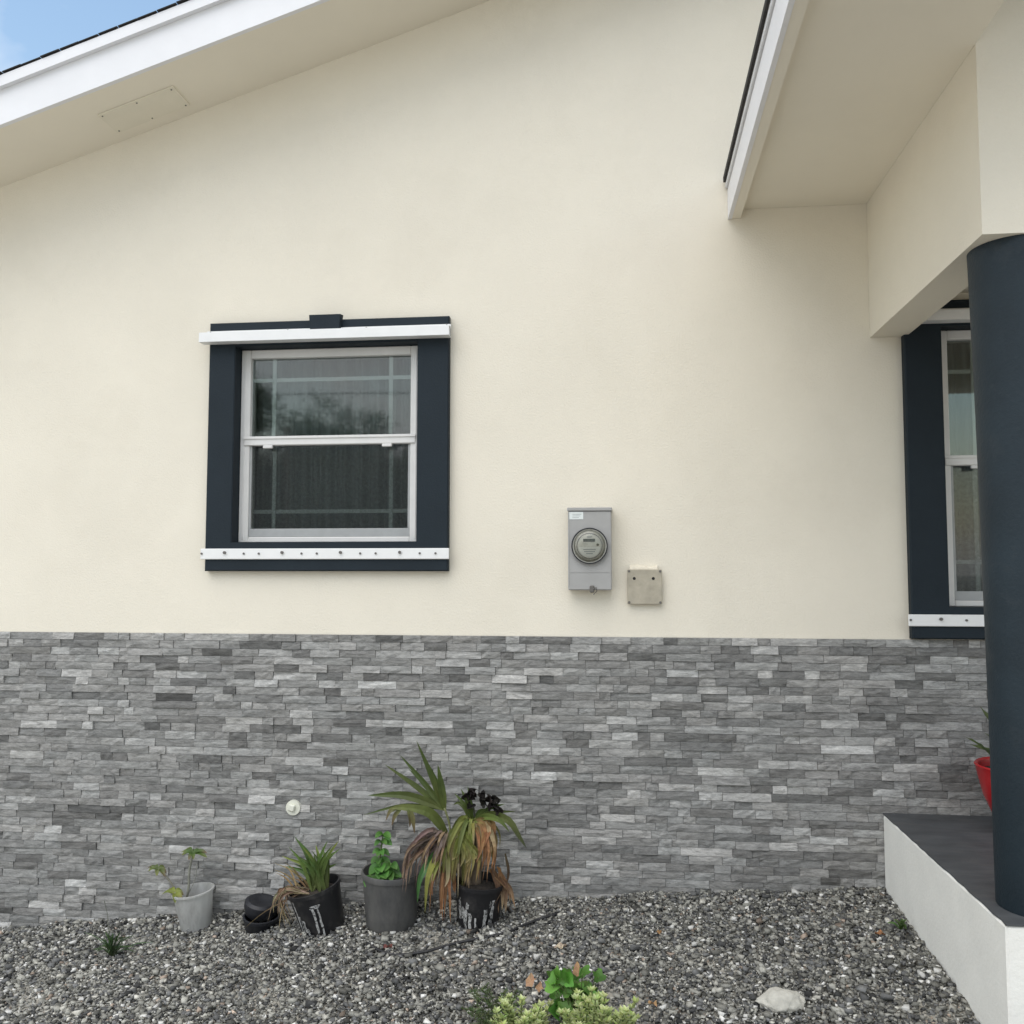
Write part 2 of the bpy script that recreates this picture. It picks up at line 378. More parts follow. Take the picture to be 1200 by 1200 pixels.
def stone_into(mb, s, seeds):
    x0, x1, z0, z1, tone, q = s
    rr = random.Random(int(q*1e6)); g_ = .0008
    x0 += g_; x1 -= g_; z0 += g_; z1 -= g_
    base = -.006-rr.random()*.010; tl = rr.gauss(0, .0022); tr_ = rr.gauss(0, .0022); tt = rr.gauss(0, .0028)
    nx_ = 4 if x1-x0 > .09 else 3; nz_ = 2; v = []; f = []
    for k in range(nz_+1):
        for i in range(nx_+1):
            a, b = i/nx_, k/nz_; edge = 1 if (i in (0, nx_) or k in (0, nz_)) else 0
            y = base+tl*(a-.5)*2*1+tt*(b-.5)*2+rr.gauss(0, .0013)+(.0012 if edge else -.0008)
            v.append((x0+(x1-x0)*a, min(y, -.0052), z0+(z1-z0)*b))
    n_ = nx_+1
    for k in range(nz_):
        for i in range(nx_): f.append((k*n_+i, k*n_+i+1, (k+1)*n_+i+1, (k+1)*n_+i))
    ring = [i for i in range(n_)]+[k*n_+nx_ for k in range(1, nz_+1)]+[nz_*n_+i for i in range(nx_-1, -1, -1)]+[k*n_ for k in range(nz_-1, 0, -1)]
    b0 = len(v); v += [(v[i][0], -.0030, v[i][2]) for i in ring]
    for i in range(len(ring)):
        j = (i+1) % len(ring); f.append((ring[i], b0+i, b0+j, ring[j]))
    wm = rr.uniform(-.012, .012); mb.add(v, f, (tone*(1.0+wm), tone*.985, tone*(.945-wm*.6)))
    seeds += [(rr.uniform(0, 60), rr.uniform(0, 60), rr.uniform(0, 60))]*len(v)
def pix(P):
    d = Vector(P)-CAM; k = d.dot(fw); return 600+F_PX*d.dot(rt)/k, 600-F_PX*d.dot(up)/k
def seedattr(o, seeds):
    at = o.data.color_attributes.new('seed', 'FLOAT_COLOR', 'POINT'); at.data.foreach_set('color', np.array([(*c, 1.) for c in seeds], np.float32).ravel())
def vis(s):
    u0, v0 = pix((s[0], -.01, s[3])); u1, v1 = pix((s[1], -.01, s[2]))
    if v0 < 738 or s[2] < G((s[0]+s[1])/2, 0)+.02: return 0
    hid = [(520, 590, 960, 1100), (414, 484, 1010, 1100), (325, 395, 1030, 1100), (194, 244, 1040, 1100), (1033, 1200, 945, 1100)]
    cu, cv = (u0+u1)/2, (v0+v1)/2
    if any(a < cu < b and c < cv < d for a, b, c, d in hid): return 0
    return max(0, min(u1, 1150)-max(u0, 0))*(v1-v0)
order = sorted(range(len(stones)), key=lambda i: -vis(stones[i]))
top = set(order[:298])
rest = MB(); rs = []
for i, s in enumerate(stones):
    if i in top:
        mb = MB(); sd_ = []; stone_into(mb, s, sd_); o = mb.build('stone', M['stone'], clad); seedattr(o, sd_)
    else: stone_into(rest, s, rs)
o = rest.build('stonework', M['stone'], clad); seedattr(o, rs); tag(o, kind='stuff')

# ---- main roof
OV = .465; RX = 2.1
mb = MB()                      # deck (upper skin) both slopes, back to y = 8.6
def slopebox(mb, x0, x1, y0, y1, d0, d1):
    z = rake
    mb.hexa([(x0, y0, z(x0)+d0), (x1, y0, z(x1)+d0), (x1, y1, z(x1)+d0), (x0, y1, z(x0)+d0), (x0, y0, z(x0)+d1), (x1, y0, z(x1)+d1), (x1, y1, z(x1)+d1), (x0, y1, z(x0)+d1)])
for a, b in ((XL-.4, RX), (RX, XR+.4)): slopebox(mb, a, b, -OV-.01, 8.6, .2335, .2385)
roof = mb.build('roof', M['shingle'], house)
for k in range(64):            # shingle tabs along the rake edge
    x0 = XL-.4+k*.1; 
    if x0+.1 > RX: break
    mb = MB(); slopebox(mb, x0+.002, x0+.098, -OV-.032-rnd.uniform(0, .006), .35, .2387+.0008*(k % 3), .2425+.0012*(k % 3)); mb.build('shingle', M['shingle'], roof)
for a, b in ((XL-.4, RX), (RX, XR+.4)):
    mb = MB(); slopebox(mb, a, b, -OV+.026, 8.4, 0, .012); mb.build('soffit', M['soffit'], roof)
    mb = MB(); slopebox(mb, a, b, -OV, -OV+.025, -.004, .182); mb.build('fascia', M['fascia'], roof)
    mb = MB(); slopebox(mb, a, b, -OV-.026, -OV-.001, .176, .233); mb.build('rake_trim', M['fascia'], roof)
# access panel in the soffit
def on_soffit(u, v, dz=0):
    d = ray(u, v); t = (CAM.z-RZ-SLOPE*(CAM.x+3.357)-dz)/(SLOPE*d.x-d.z); return CAM+d*t
mb = MB(); q = [on_soffit(*p) for p in ((115, 133), (203, 100), (223, 122), (137, 154))]
x0 = (q[0].x+q[3].x)/2; x1 = (q[1].x+q[2].x)/2; y0 = (q[0].y+q[1].y)/2; y1 = (q[2].y+q[3].y)/2
slopebox(mb, x0, x1, y0, y1, -.010, -.001)
panel = mb.build('access_panel', mat('access_panel_paint', (.78, .73, .61), .7, var=.03), house)
for a in (.04, .5, .96):
    for b in (.08, .92):
        mb = MB(); X = x0+(x1-x0)*a; Y = y0+(y1-y0)*b; zz = rake(X)-.010
        mb.lathe([(.0042, -.0025), (.0042, .001)], (X, Y, zz), 10); mb.build('screw', M['screw'], panel)

# ---- windows
def hbar(mb, x0, x1, z0, z1, y0, y1, bev=.003): mb.box(x0, x1, y0, y1, z0, z1, bev=bev)
def make_window(X0, X1, Z0, Z1, op, keystone=True):
    a, b, c, d = op; TY = -.045
    mb = MB()                     # stucco surround, four bands butted end to end
    e_ = .006; lo = [(X0, -.0005, Z0), (X1, -.0005, Z0), (X1, -.0005, Z1), (X0, -.0005, Z1)]; mi = [(p_[0], TY+e_, p_[2]) for p_ in lo]
    fo = [(X0+e_, TY, Z0+e_), (X1-e_, TY, Z0+e_), (X1-e_, TY, Z1-e_), (X0+e_, TY, Z1-e_)]; fi = [(a, TY, c), (b, TY, c), (b, TY, d), (a, TY, d)]; bi = [(p_[0], -.0005, p_[2]) for p_ in fi]
    mb.add(lo+mi+fo+fi+bi, [(r_*4+i, r_*4+(i+1) % 4, r_*4+4+(i+1) % 4, r_*4+4+i) for r_ in range(4) for i in range(4)])
    # painted reveals inside the opening
    mb.box(a-.0, a+.004, TY+.002, .055, c, d); mb.box(b-.004, b, TY+.002, .055, c, d)
    mb.box(a+.004, b-.004, TY+.002, .055, d-.004, d); mb.box(a+.004, b-.004, TY+.002, .055, c, c+.004)
    win = mb.build('window', M['navy'], house)
    xm = (X0+X1)/2
    if keystone:
        mb = MB(); kx = xm-.005; mb.hexa([(kx-.075, TY-.035, Z1-.075), (kx+.075, TY-.035, Z1-.075), (kx+.075, TY+.001, Z1-.075), (kx-.075, TY+.001, Z1-.075),
                 (kx-.082, TY-.035, Z1+.017), (kx+.082, TY-.035, Z1+.017), (kx+.088, TY+.001, Z1+.02), (kx-.088, TY+.001, Z1+.02)]); mb.build('keystone', M['navy'], win)
    # storm shutter rails
    mb = MB(); z1 = Z1-.045; z0 = Z1-.112
    mb.box(X0-.028, X1+.012, TY-.064, TY-.058, z0, z1-.022); mb.box(X0-.028, X1+.012, TY-.064, TY-.002, z0-.003, z0)
    mb.box(X0-.028, X1+.012, TY-.0575, TY-.002, z1-.022, z1-.019); mb.box(X0-.010, X1+.010, TY-.006, TY-.0015, z1-.019, z1)
    mb.box(X0-.028, X1+.012, TY-.032, TY-.028, z0+.0005, z1-.0225)
    mb.build('shutter_header', M['white'], win)
    for k in range(4):
        mb = MB(); mb.disc((X0+.01+(X1-X0-.02)*k/3, z1-.009), 0.0001, .006, TY-.011, TY-.006, 10); mb.build('bolt', M['screw'], win)
    mb = MB(); s1 = Z0+.115; s0 = Z0+.06; mb.box(X0-.018, X1+.008, TY-.012, TY-.001, s0, s1, bev=.003); mb.build('shutter_sill_rail', M['white'], win)
    nb = 13
    for k in range(nb):
        mb = MB(); t_ = k/(nb-1); mb.disc((X0+.0+(X1-X0-.05)*t_+(.012 if k % 3 else -.01), (s0+s1)/2+(.007 if k % 3 == 1 else .002)), .0001, .0075 if k % 3 == 1 else .0055, TY-.022 if k % 3 == 1 else TY-.017, TY-.012, 8); mb.build('bolt', M['screw'], win)
    # vinyl frame
    FY0, FY1 = .035, .12; fw_ = .052; a2, b2, c2, d2 = a+.005, b-.005, c+.005, d-.006
    mb = MB()
    mb.box(a2, a2+fw_, FY0, FY1, c2, d2, bev=.004); mb.box(b2-fw_, b2, FY0, FY1, c2, d2, bev=.004)
    mb.box(a2+fw_, b2-fw_, FY0+.001, FY1, d2-.045, d2, bev=.004); mb.box(a2+fw_, b2-fw_, FY0+.001, FY1, c2, c2+.028, bev=.004)
    mb.box(a2+.020, a2+.026, FY0-.004, FY0+.002, c2+.02, d2-.02); mb.box(b2-.026, b2-.020, FY0-.004, FY0+.002, c2+.02, d2-.02)
    mb.build('frame', M['vinyl'], win)
    zm = c2+(d2-c2)*.525                       # meeting rail
    ia, ib = a2+fw_, b2-fw_
    mb = MB(); mb.box(ia-.03, ib+.03, FY0-.008, FY0+.035, zm-.027, zm+.022, bev=.004); mb.box(ia-.03, ib+.03, FY0-.014, FY0-.0085, zm+.008, zm+.02); mb.build('meeting_rail', M['vinyl'], win)
    for xx in (ia+(ib-ia)*.12, ia+(ib-ia)*.86):
        mb = MB(); mb.box(xx-.026, xx+.026, FY0-.012, FY0+.004, zm-.043, zm-.027, bev=.003); mb.build('latch', M['vinyl'], win)
    GY = FY0+.032
    mb = MB(); mb.box(ia+.0005, ib-.0005, GY, GY+.004, zm+.022, d2-.0455); mb.build('pane', M['glass'], win)
    mb = MB(); mb.box(ia+.0005, ib-.0005, GY+.02, GY+.024, c2+.028, zm-.027); mb.build('pane', M['glass'], win)
    # muntins sealed just behind the outer glass
    bars = [(ia+(ib-ia)*.135, 'v'), (ia+(ib-ia)*.868, 'v')]
    mw = .010
    for lo, hi, gy, hz in ((zm+.022, d2-.045, GY+.006, zm+.022+(d2-.045-zm-.022)*.735), (c2+.028, zm-.027, GY+.026, c2+.028+(zm-.055-c2)*.285)):
        for x, _ in bars:
            mb = MB(); mb.box(x-mw, x+mw, gy, gy+.006, lo, hi); mb.build('muntin', M['muntin'], win)
        mb = MB(); mb.box(ia, ib, gy+.0065, gy+.011, hz-mw, hz+mw); mb.build('muntin', M['muntin'], win)
    # insect screen over the lower sash
    mb = MB(); sy = FY0+.008
    mb.box(ia+.001, ib-.001, sy, sy+.012, c2+.0285, c2+.072, bev=.002); mb.box(ia+.001, ia+.012, sy, sy+.012, c2+.0725, zm-.0275); mb.box(ib-.012, ib-.001, sy, sy+.012, c2+.0725, zm-.0275)
    mb.build('screen_frame', M['screenframe'], win)
    mb = MB(); mb.add([(ia+.012, sy+.006, c2+.0725), (ib-.012, sy+.006, c2+.0725), (ib-.012, sy+.006, zm-.0275), (ia+.012, sy+.006, zm-.0275)], [(0, 1, 2, 3)]); mb.build('insect_screen', M['mesh'], win)
    # sheer curtain and the dim room
    mb = MB(); n_ = 120; v = []; f = []
    for i in range(n_+1):
        t_ = i/n_; x = a-.03+(b-a+.06)*t_; y = .27+.022*math.sin(t_*62+2*math.sin(t_*9))+.012*math.sin(t_*141)
        v += [(x, y, c-.06), (x, y*1.0, d+.04)]
    for i in range(n_): f.append((2*i, 2*i+2, 2*i+3, 2*i+1))
    mb.add(v, f); mb.build('curtain', M['curtain'], win, smooth_=True)
    mb = MB(); e = .25; v = [(x, y, z) for x in (a-e, b+e) for y in (.201, 1.6) for z in (c-e, d+e)]
    mb.add(v, [(0, 2, 3, 1), (4, 5, 7, 6), (0, 4, 6, 2), (1, 3, 7, 5), (2, 6, 7, 3)]); mb.build('room', M['room'], win)
    return win
make_window(-2.106, -.834, 1.651, 2.947, W1)
make_window(1.378, 2.79, 1.335, 2.947, W2)

# ---- porch: slab, column, beam, eave box, roof
PX, PY, PZ = 1.233, -1.36, .524
mb = MB()
mb.box(PX, 4.4, PY, -.016, -.3, PZ-.006, bev=.008)
porch = mb.build('porch', M['slabwhite'], house)
mb = MB(); n_ = 26; v = []; 
v = [(PX-.002, -.016, PZ-.004)]; edge = []
for i in range(n_+1):
    t_ = i/n_; edge.append((PX-.002+rnd.uniform(0, .006), -.016+(PY-.004+.016)*t_))
front = [(PX+(4.4-PX)*i/20, PY-.002+rnd.uniform(0, .005)) for i in range(1, 21)]
out = edge+front+[(4.4, -.016)]
nn = len(out); v = [(x, y, PZ-.006) for x, y in out]+[(x, y, PZ) for x, y in out]
f = [tuple(range(nn, 2*nn))]+[(i, (i+1) % nn, nn+(i+1) % nn, nn+i) for i in range(nn)]
mb.add(v, f); mb.build('floor_paint', M['slabtop'], porch)
mb = MB(); mb.lathe([(.132, PZ-.004), (.136, PZ+.004), (.139, 1.2), (.148, 2.2), (.157, 2.70), (.159, 2.783), (.152, 2.787)], (1.412, -1.196, 0), 64)
mb.build('column', M['column'], porch, smooth_=True, auto=True)
BZ, SZ = 2.784, 3.45
mb = MB()                        # side beam and gable front, one rendered solid
v = [(x, y, z) for z in (BZ, SZ+.05) for x, y in ((PX, -.0005), (PX, PY), (4.4, PY), (4.4, PY+.2), (1.40, PY+.2), (1.40, -.0005))]
mb.add(v, [(0, 6, 7, 1), (1, 7, 8, 2), (2, 8, 9, 3), (3, 9, 10, 4), (4, 10, 11, 5), (0, 1, 4, 5), (1, 2, 3, 4)])
P0 = [(PX, SZ+.05), (4.4, SZ+.05), (4.4, 3.68), (2.82, 4.16), (PX, 3.68)]
k = len(P0); v = [(x, PY, z) for x, z in P0]+[(x, PY+.2, z) for x, z in P0]
mb.add(v, [tuple(range(k)), tuple(range(2*k-1, k-1, -1))]+[(i+k, (i+1) % k+k, (i+1) % k, i) for i in range(1, k)])
mb.build('beam', M['stucco'], porch)
mb = MB(); mb.box(1.4005, 4.4, PY+.2005, -.0005, 2.99, 3.01); mb.build('porch_ceiling', M['soffit'], porch)
# eave box: skews a little away from square
def ex(y): return .566+.026*y/1.75*1.0
YF = -2.05
mb = MB(); mb.hexa([(ex(0)+.062, -.001, SZ), (ex(YF)+.03, YF, SZ), (PX-.0005, YF, SZ), (PX-.0005, -.001, SZ), (ex(0)+.062, -.001, SZ+.02), (ex(YF)+.03, YF, SZ+.02), (PX-.0005, YF, SZ+.02), (PX-.0005, -.001, SZ+.02)]); mb.build('eave_soffit', M['soffit'], porch)
def eave_strip(name, material, o0, o1, z0, z1, y0=-.001):
    mb = MB(); mb.hexa([(ex(y0)+o0, y0, z0), (ex(YF)+o0, YF, z0), (ex(YF)+o1, YF, z0), (ex(y0)+o1, y0, z0), (ex(y0)+o0, y0, z1), (ex(YF)+o0, YF, z1), (ex(YF)+o1, YF, z1), (ex(y0)+o1, y0, z1)])
    return mb.build(name, material, porch)
eave_strip('eave_fascia', M['fascia'], 0, .019, 3.402, 3.552)
eave_strip('eave_backer', M['soffit'], .0195, .062, 3.404, 3.47)
eave_strip('eave_gap', M['dark'], .006, .03, 3.5525, 3.559, -.004)
eave_strip('drip_edge', M['fascia'], -.010, .03, 3.5595, 3.583, -.006)
eave_strip('shingle_edge', M['shingle'], -.022, .03, 3.584, 3.612, -.02)
mb = MB(); r0 = 3.585; s_ = .318
mb.hexa([(ex(0)+.031, -.02, r0), (ex(YF)+.031, YF-.02, r0), (2.82, YF-.02, r0+s_*2.25), (2.82, -.02, r0+s_*2.25), (ex(0)+.031, -.02, r0+.03), (ex(YF)+.031, YF-.02, r0+.03), (2.82, YF-.02, r0+s_*2.25+.03), (2.82, -.02, r0+s_*2.25+.03)])
mb.hexa([(2.8205, -.02, r0+s_*2.25), (2.8205, YF-.02, r0+s_*2.25), (5.05, YF-.02, r0), (5.05, -.02, r0), (2.8205, -.02, r0+s_*2.25+.03), (2.8205, YF-.02, r0+s_*2.25+.03), (5.05, YF-.02, r0+.03), (5.05, -.02, r0+.03)])
mb.build('porch_roof', M['shingle'], porch)
mb = MB(); mb.box(PX-.025, PX-.003, YF, PY-.001, SZ+.0205, 3.72); mb.build('eave_end', M['soffit'], porch)

# ================================================================ THINGS ON THE WALL
# electricity meter
P = W(691, 643, -.06); mx_ = -.126; z0, z1 = 1.560, 1.962; x0, x1 = -.232, -.021
root = empty('electric_meter', (mx_, 0, z0), 'grey steel electricity meter box with round glass meter on the cream wall', 'electric meter')
mb = MB(); mb.box(x0, x1, -.082, -.001, z0, z1-.018, bev=.004); enc = mb.build('enclosure', M['steel'], root)
mb = MB(); mb.box(x0-.004, x1+.004, -0.0880, -.001, z1-.0175, z1, bev=.003); mb.build('hood', M['steel'], root)
mb = MB(); mb.box(x0+.003, x0+.006, -0.0840, -0.0825, z0+.02, z1-.03); mb.box(x1-.006, x1-.003, -0.0840, -0.0825, z0+.02, z1-.03); mb.box(x0+.01, x1-.01, -0.0840, -0.0825, z0+.085, z0+.088); mb.build('cover_fold', M['steel'], root)
mcx, mcz = -.127, 1.774
mb = MB(); mb.disc((mcx, mcz), .0825, .088, -0.1020, -0.0825, 48); mb.build('meter_ring', M['rubber'], root, smooth_=True, auto=True)
mb = MB(); mb.disc((mcx, mcz), .0001, .082, -0.0960, -0.0827, 48); mb.build('meter_base', M['dial'], root)
mb = MB(); mb.disc((mcx, mcz), .060, .0625, -0.1050, -0.0945, 48); mb.build('inner_ring', M['screw'], root)
mb = MB(); mb.disc((mcx, mcz), .0001, .0595, -0.1030, -0.0945, 48); mb.build('meter_face', M['dial'], root)
mb = MB(); v = [(mcx+.052*math.cos(a), -0.1050, mcz-.006+.052*math.sin(a)) for a in [math.pi+math.pi*i/20 for i in range(21)]]
v2 = [(x, -0.1032, z) for x, y, z in v]; mb.add(v+v2, [tuple(range(21)), tuple(range(41, 20, -1))]+[(i, i+21, (i+1) % 21+21, (i+1) % 21) for i in range(21)]); mb.build('name_plate', M['dialwhite'], root)
mb = MB(); mb.box(mcx-.03, mcx+.027, -0.1055, -0.1032, mcz+.020, mcz+.034); mb.build('display', M['lcd'], root)
mb = MB(); mb.disc((mcx+.04, mcz+.005), .0001, .0065, -0.1070, -0.1032, 12); mb.build('button', M['lcd'], root)
for zz, hw in ((-.018, .03), (-.028, .026), (-.038, .016), (.044, .012)):
    mb = MB(); mb.box(mcx-hw, mcx+hw, -0.1058, -0.1051 if zz < 0 else -0.1032, mcz+zz-.0015, mcz+zz+.0015); mb.build('print_line', M['ink'], root)
mb = MB(); mb.lathe([(.0775, 0), (.073, .010), (.062, .017), (.04, .021), (.0005, .023)], (0, 0, 0), 40)
mb.v = [(mcx+x, -0.0970-z, mcz+y) for x, y, z in mb.v]; mb.f = [q for q in mb.f if len(q) == 4]; mb.build('glass_dome', M['meterglass'], root, smooth_=True)
mb = MB(); mb.box(x0+.007, x0+.075, -0.0835, -0.0823, z1-.058, z1-.022); st = mb.build('sticker', M['sticker'], root)
for k in range(3):
    mb = MB(); mb.box(x0+.022, x0+.066-.006*k, -0.0839, -0.0836, z1-.034-.008*k, z1-.0325-.008*k); mb.build('print_line', M['ink'], st)
mb = MB(); mb.box(mcx+.0, mcx+.022, -0.0960, -0.0820, z0-.012, z0+.022, bev=.004); mb.tube([(mcx+.012, -0.0920, z0+.004), (mcx+.032, -0.0990, z0+.012), (mcx+.034, -0.0970, z0-.004), (mcx+.018, -0.0960, z0-.022)], .003); mb.build('latch', M['screw'], root)

# junction box cover
jx0, jx1, jz0, jz1 = .054, .222, 1.491, 1.660
root = empty('junction_box', ((jx0+jx1)/2, 0, jz0), 'square dull zinc junction box cover with two holes beside the meter', 'junction box')
mb = MB(); mb.box(jx0+.006, jx1-.006, -.026, -.0008, jz0+.006, jz1-.006, bev=.003); mb.build('box_body', M['steel2'], root)
mb = MB(); mb.box(jx0, jx1, -.031, -.0265, jz0, jz1, bev=.002); mb.build('cover_plate', M['steel2'], root)
for xx in (jx0+.009, jx1-.009):
    for zz in (jz0+.009, jz1-.009):
        mb = MB(); mb.disc((xx, zz), .0001, .006, -.034, -.0312, 10); mb.build('screw', M['screw'], root)
for xx in (jx0+.034, jx1-.042):
    mb = MB(); mb.disc((xx, jz1-.044), .0001, .0075, -.0316, -.0312, 14); mb.build('knockout_hole', M['dark'], root)
mb = MB(); v = [(jx0+.012+i*.015, -.02-.006*math.sin(i*.33), jz1-.0055+.011*abs(math.sin(i*.9+.5))+.006) for i in range(10)]
v2 = [(x, -.001, jz1+.02+.006*math.sin(i*.7)) for i, (x, y, z) in enumerate(v)]; v3 = [(x, -.022, jz1-.0055) for x, y, z in v]
mb.add(v3+v+v2, [(i, i+1, i+11, i+10) for i in range(9)]+[(i+10, i+11, i+21, i+20) for i in range(9)]); mb.build('putty', M['putty'], root, smooth_=True)

# cleanout cap
P = W(343.5, 946.5, -.02)
root = empty('pipe_cap', (P.x, -.012, P.z-.036), 'small round cream plastic pipe cap on the stone wall', 'pipe cap')
mb = MB(); mb.disc((P.x, P.z), .0001, .037, -.024, -.004, 28); mb.build('cap_plate', M['cap'], root, smooth_=True, auto=True)
mb = MB(); R_ = Matrix.Rotation(.25, 3, 'Y'); mb.box(-.018, .016, -.040, -.0245, -.016, .016, bev=.004); mb.v = [tuple(R_@Vector(q)+Vector((P.x-.004, 0, P.z+.002))) for q in mb.v]; mb.build('square_nut', M['cap'], root)

# ================================================================ GRAVEL
def gravel():
    ico = np.array([(a, b, c) for a in (-1, 1) for b in (-1, 1) for c in (-1, 1)])/1.55
    fc = [(0, 1, 3), (0, 3, 2), (4, 6, 7), (4, 7, 5), (0, 4, 5), (0, 5, 1), (2, 3, 7), (2, 7, 6), (0, 2, 6), (0, 6, 4), (1, 5, 7), (1, 7, 3)]
    fc = np.array(fc); n = 168000
    x = nrg.uniform(-4.0, 2.6, n); y = -nrg.random(n)**1.1*1.85+.004
    keep = (x < PX-.004) | (y < PY-.01); x, y = x[keep], y[keep]; n = len(x)
    r = np.clip(np.exp(nrg.normal(np.log(.0076), .38, n)), .0036, .024)
    big = nrg.random(n) < .006; r[big] *= 1.5
    edge = y > -.02; y[edge] -= r[edge]*.6
    sca = np.stack([nrg.uniform(.85, 1.35, n), nrg.uniform(.65, 1.0, n), nrg.uniform(.42, .8, n)], 1)
    jit = 1+nrg.uniform(-.5, .28, (n, 8))
    V = (ico[None]*jit[..., None]+nrg.uniform(-.22, .22, (n, 8, 3)))*sca[:, None]*r[:, None, None]
    # random orientation, flattened stones lying mostly flat
    az = nrg.uniform(0, 6.283, n); ti = nrg.normal(0, .6, n); ca, sa, ct, st_ = np.cos(az), np.sin(az), np.cos(ti), np.sin(ti)
    X, Y, Z = V[..., 0], V[..., 1], V[..., 2]
    Y, Z = Y*ct[:, None]-Z*st_[:, None], Y*st_[:, None]+Z*ct[:, None]
    X, Y = X*ca[:, None]-Y*sa[:, None], X*sa[:, None]+Y*ca[:, None]
    gz = np.interp(x, GX, GZ)+.06*np.maximum(y, -1.8)
    und = .008*np.sin(x*5.1+1.3*y)*np.cos(y*6.3+.7*x)+.005*np.sin(x*13+y*9)
    gz = gz+und+nrg.uniform(-.5, .75, n)*r-.003+.01*np.clip((y+.10)/.10, 0, 1)*nrg.random(n)
    V = np.stack([X+x[:, None], Y+y[:, None], Z+gz[:, None]], -1)
    q = nrg.random(n); lo = np.sin(x*1.9+.6)*.5+np.cos(y*3.1+x)*.5
    base = np.clip(nrg.normal(.225, .095, n), .06, .6)*(1-.10*np.clip(x, -2, 1.3)*.6)+.010*lo
    c = np.stack([base*1.0, base*.98, base*.87], 1)
    dk = (q < .34); c[dk] = np.stack([base*.50, base*.50, base*.49], 1)[dk]
    wr = (q > .80) & (q < .90); c[wr] = np.stack([base*1.5, base*1.45, base*1.28], 1)[wr]
    br = (q > .900) & (q < .915); c[br] = np.stack([base*1.25, base*1.0, base*.8], 1)[br]
    wh = q > .945; t = nrg.uniform(.48, .78, n); c[wh] = np.stack([t, t*.985, t*.93], 1)[wh]
    F = (fc[None]+(np.arange(n)*8)[:, None, None]).reshape(-1, 3)
    me = bpy.data.meshes.new('gravel'); me.vertices.add(n*8); me.vertices.foreach_set('co', V.reshape(-1).astype(np.float32))
    nf = len(F); me.loops.add(nf*3); me.loops.foreach_set('vertex_index', F.reshape(-1).astype(np.int32))
    me.polygons.add(nf); me.polygons.foreach_set('loop_start', np.arange(0, nf*3, 3, dtype=np.int32)); me.polygons.foreach_set('loop_total', np.full(nf, 3, np.int32))
    me.update(); me.validate()
    at = me.color_attributes.new('col', 'FLOAT_COLOR', 'POINT'); C4 = np.ones((n*8, 4), np.float32); C4[:, :3] = np.repeat(c, 8, 0); at.data.foreach_set('color', C4.ravel())
    me.materials.append(mat('gravel_stone', rough=.85, attr=True, var=.2, vscale=120, spec=.25))
    o = bpy.data.objects.new('gravel', me); COL.objects.link(o)
    tag(o, 'crushed grey gravel with white chips covering the yard', 'gravel', kind='stuff')
gravel()

# ================================================================ POTTED PLANTS
def rotm(ax, ay): return (Matrix.Rotation(math.radians(ax), 3, 'X')@Matrix.Rotation(math.radians(ay), 3, 'Y'))
def jitc(c, a=.15):
    k = 1+rnd.uniform(-a, a); return tuple(max(.003, q*k*(1+rnd.uniform(-a*.4, a*.4))) for q in c)
GREEN, LIME, DARKG = (.075, .13, .03), (.21, .24, .05), (.03, .06, .02)
TAN, BROWN, RUST, PURP = (.36, .28, .18), (.16, .10, .065), (.28, .145, .07), (.16, .12, .105)

def drip(mb, prof_r, c, Mx, th, z0, z1, wd, seg=6):
    """thin run of paint following the side of a pot"""
    v = []; f = []
    for i in range(seg+1):
        t = i/seg; z = z0+(z1-z0)*t; w_ = wd*(.6+.5*rnd.random()); a = th+rnd.uniform(-.03, .03)
        for s in (-1, 1):
            r = prof_r(z)+.0018; p = Vector((r*math.cos(a+s*w_/r/2), r*math.sin(a+s*w_/r/2), z)); v.append(Mx@p+c)
    for i in range(seg): f.append((2*i, 2*i+1, 2*i+3, 2*i+2))
    mb.add(v, f)

# ---- cloudy white bucket with a small branching plant
b = GP(222, 1092); b.z -= .012; bc = Vector((b.x, b.y+.075, G(b.x, b.y+.075)-.01)); Mx = rotm(3, -6)
root = empty('potted_seedling', bc, 'small leggy seedling in a cloudy white plastic bucket', 'potted plant')
H = .182
mb = MB(); mb.lathe([(.0005, 0), (.070, 0), (.073, .006), (.092, H-.012), (.100, H-.010), (.101, H), (.093, H+.001), (.0895, H-.01), (.071, .012), (.0005, .012)], bc, 44, Mx, wob=.012)
pot = mb.build('bucket', M['bucket'], root, smooth_=True, auto=True)
mb = MB(); mb.lathe([(.070, .055), (.0755, .085), (.05, .092), (.0005, .088)], bc, 24, Mx); mb.build('soil', M['greysoil'], root, smooth_=True)
mb = MB(); yb = bc.y
mb.tube(smooth([W(217, 1062, yb), W(221, 1040, yb), W(222, 1020, yb), W(226, 1000, yb)], 8), [.006]*8+[.003], 7, (.22, .22, .18))
mb.tube(smooth([W(214, 1062, yb), W(207, 1045, yb-.02), W(197, 1030, yb-.03), W(186, 1018, yb-.03)], 8), [.005]*8+[.003], 7, (.22, .21, .17))
mb.tube(smooth([W(215, 1065, yb), W(210, 1055, yb-.04), W(205, 1046, yb-.06)], 6), .004, 6, (.20, .2, .14))
mb.tube(smooth([W(219, 1050, yb), W(228, 1032, yb+.01), W(231, 1012, yb+.01)], 6), .0025, 6, (.25, .25, .22))
mb.build('stem', M['stem'], root, smooth_=True)
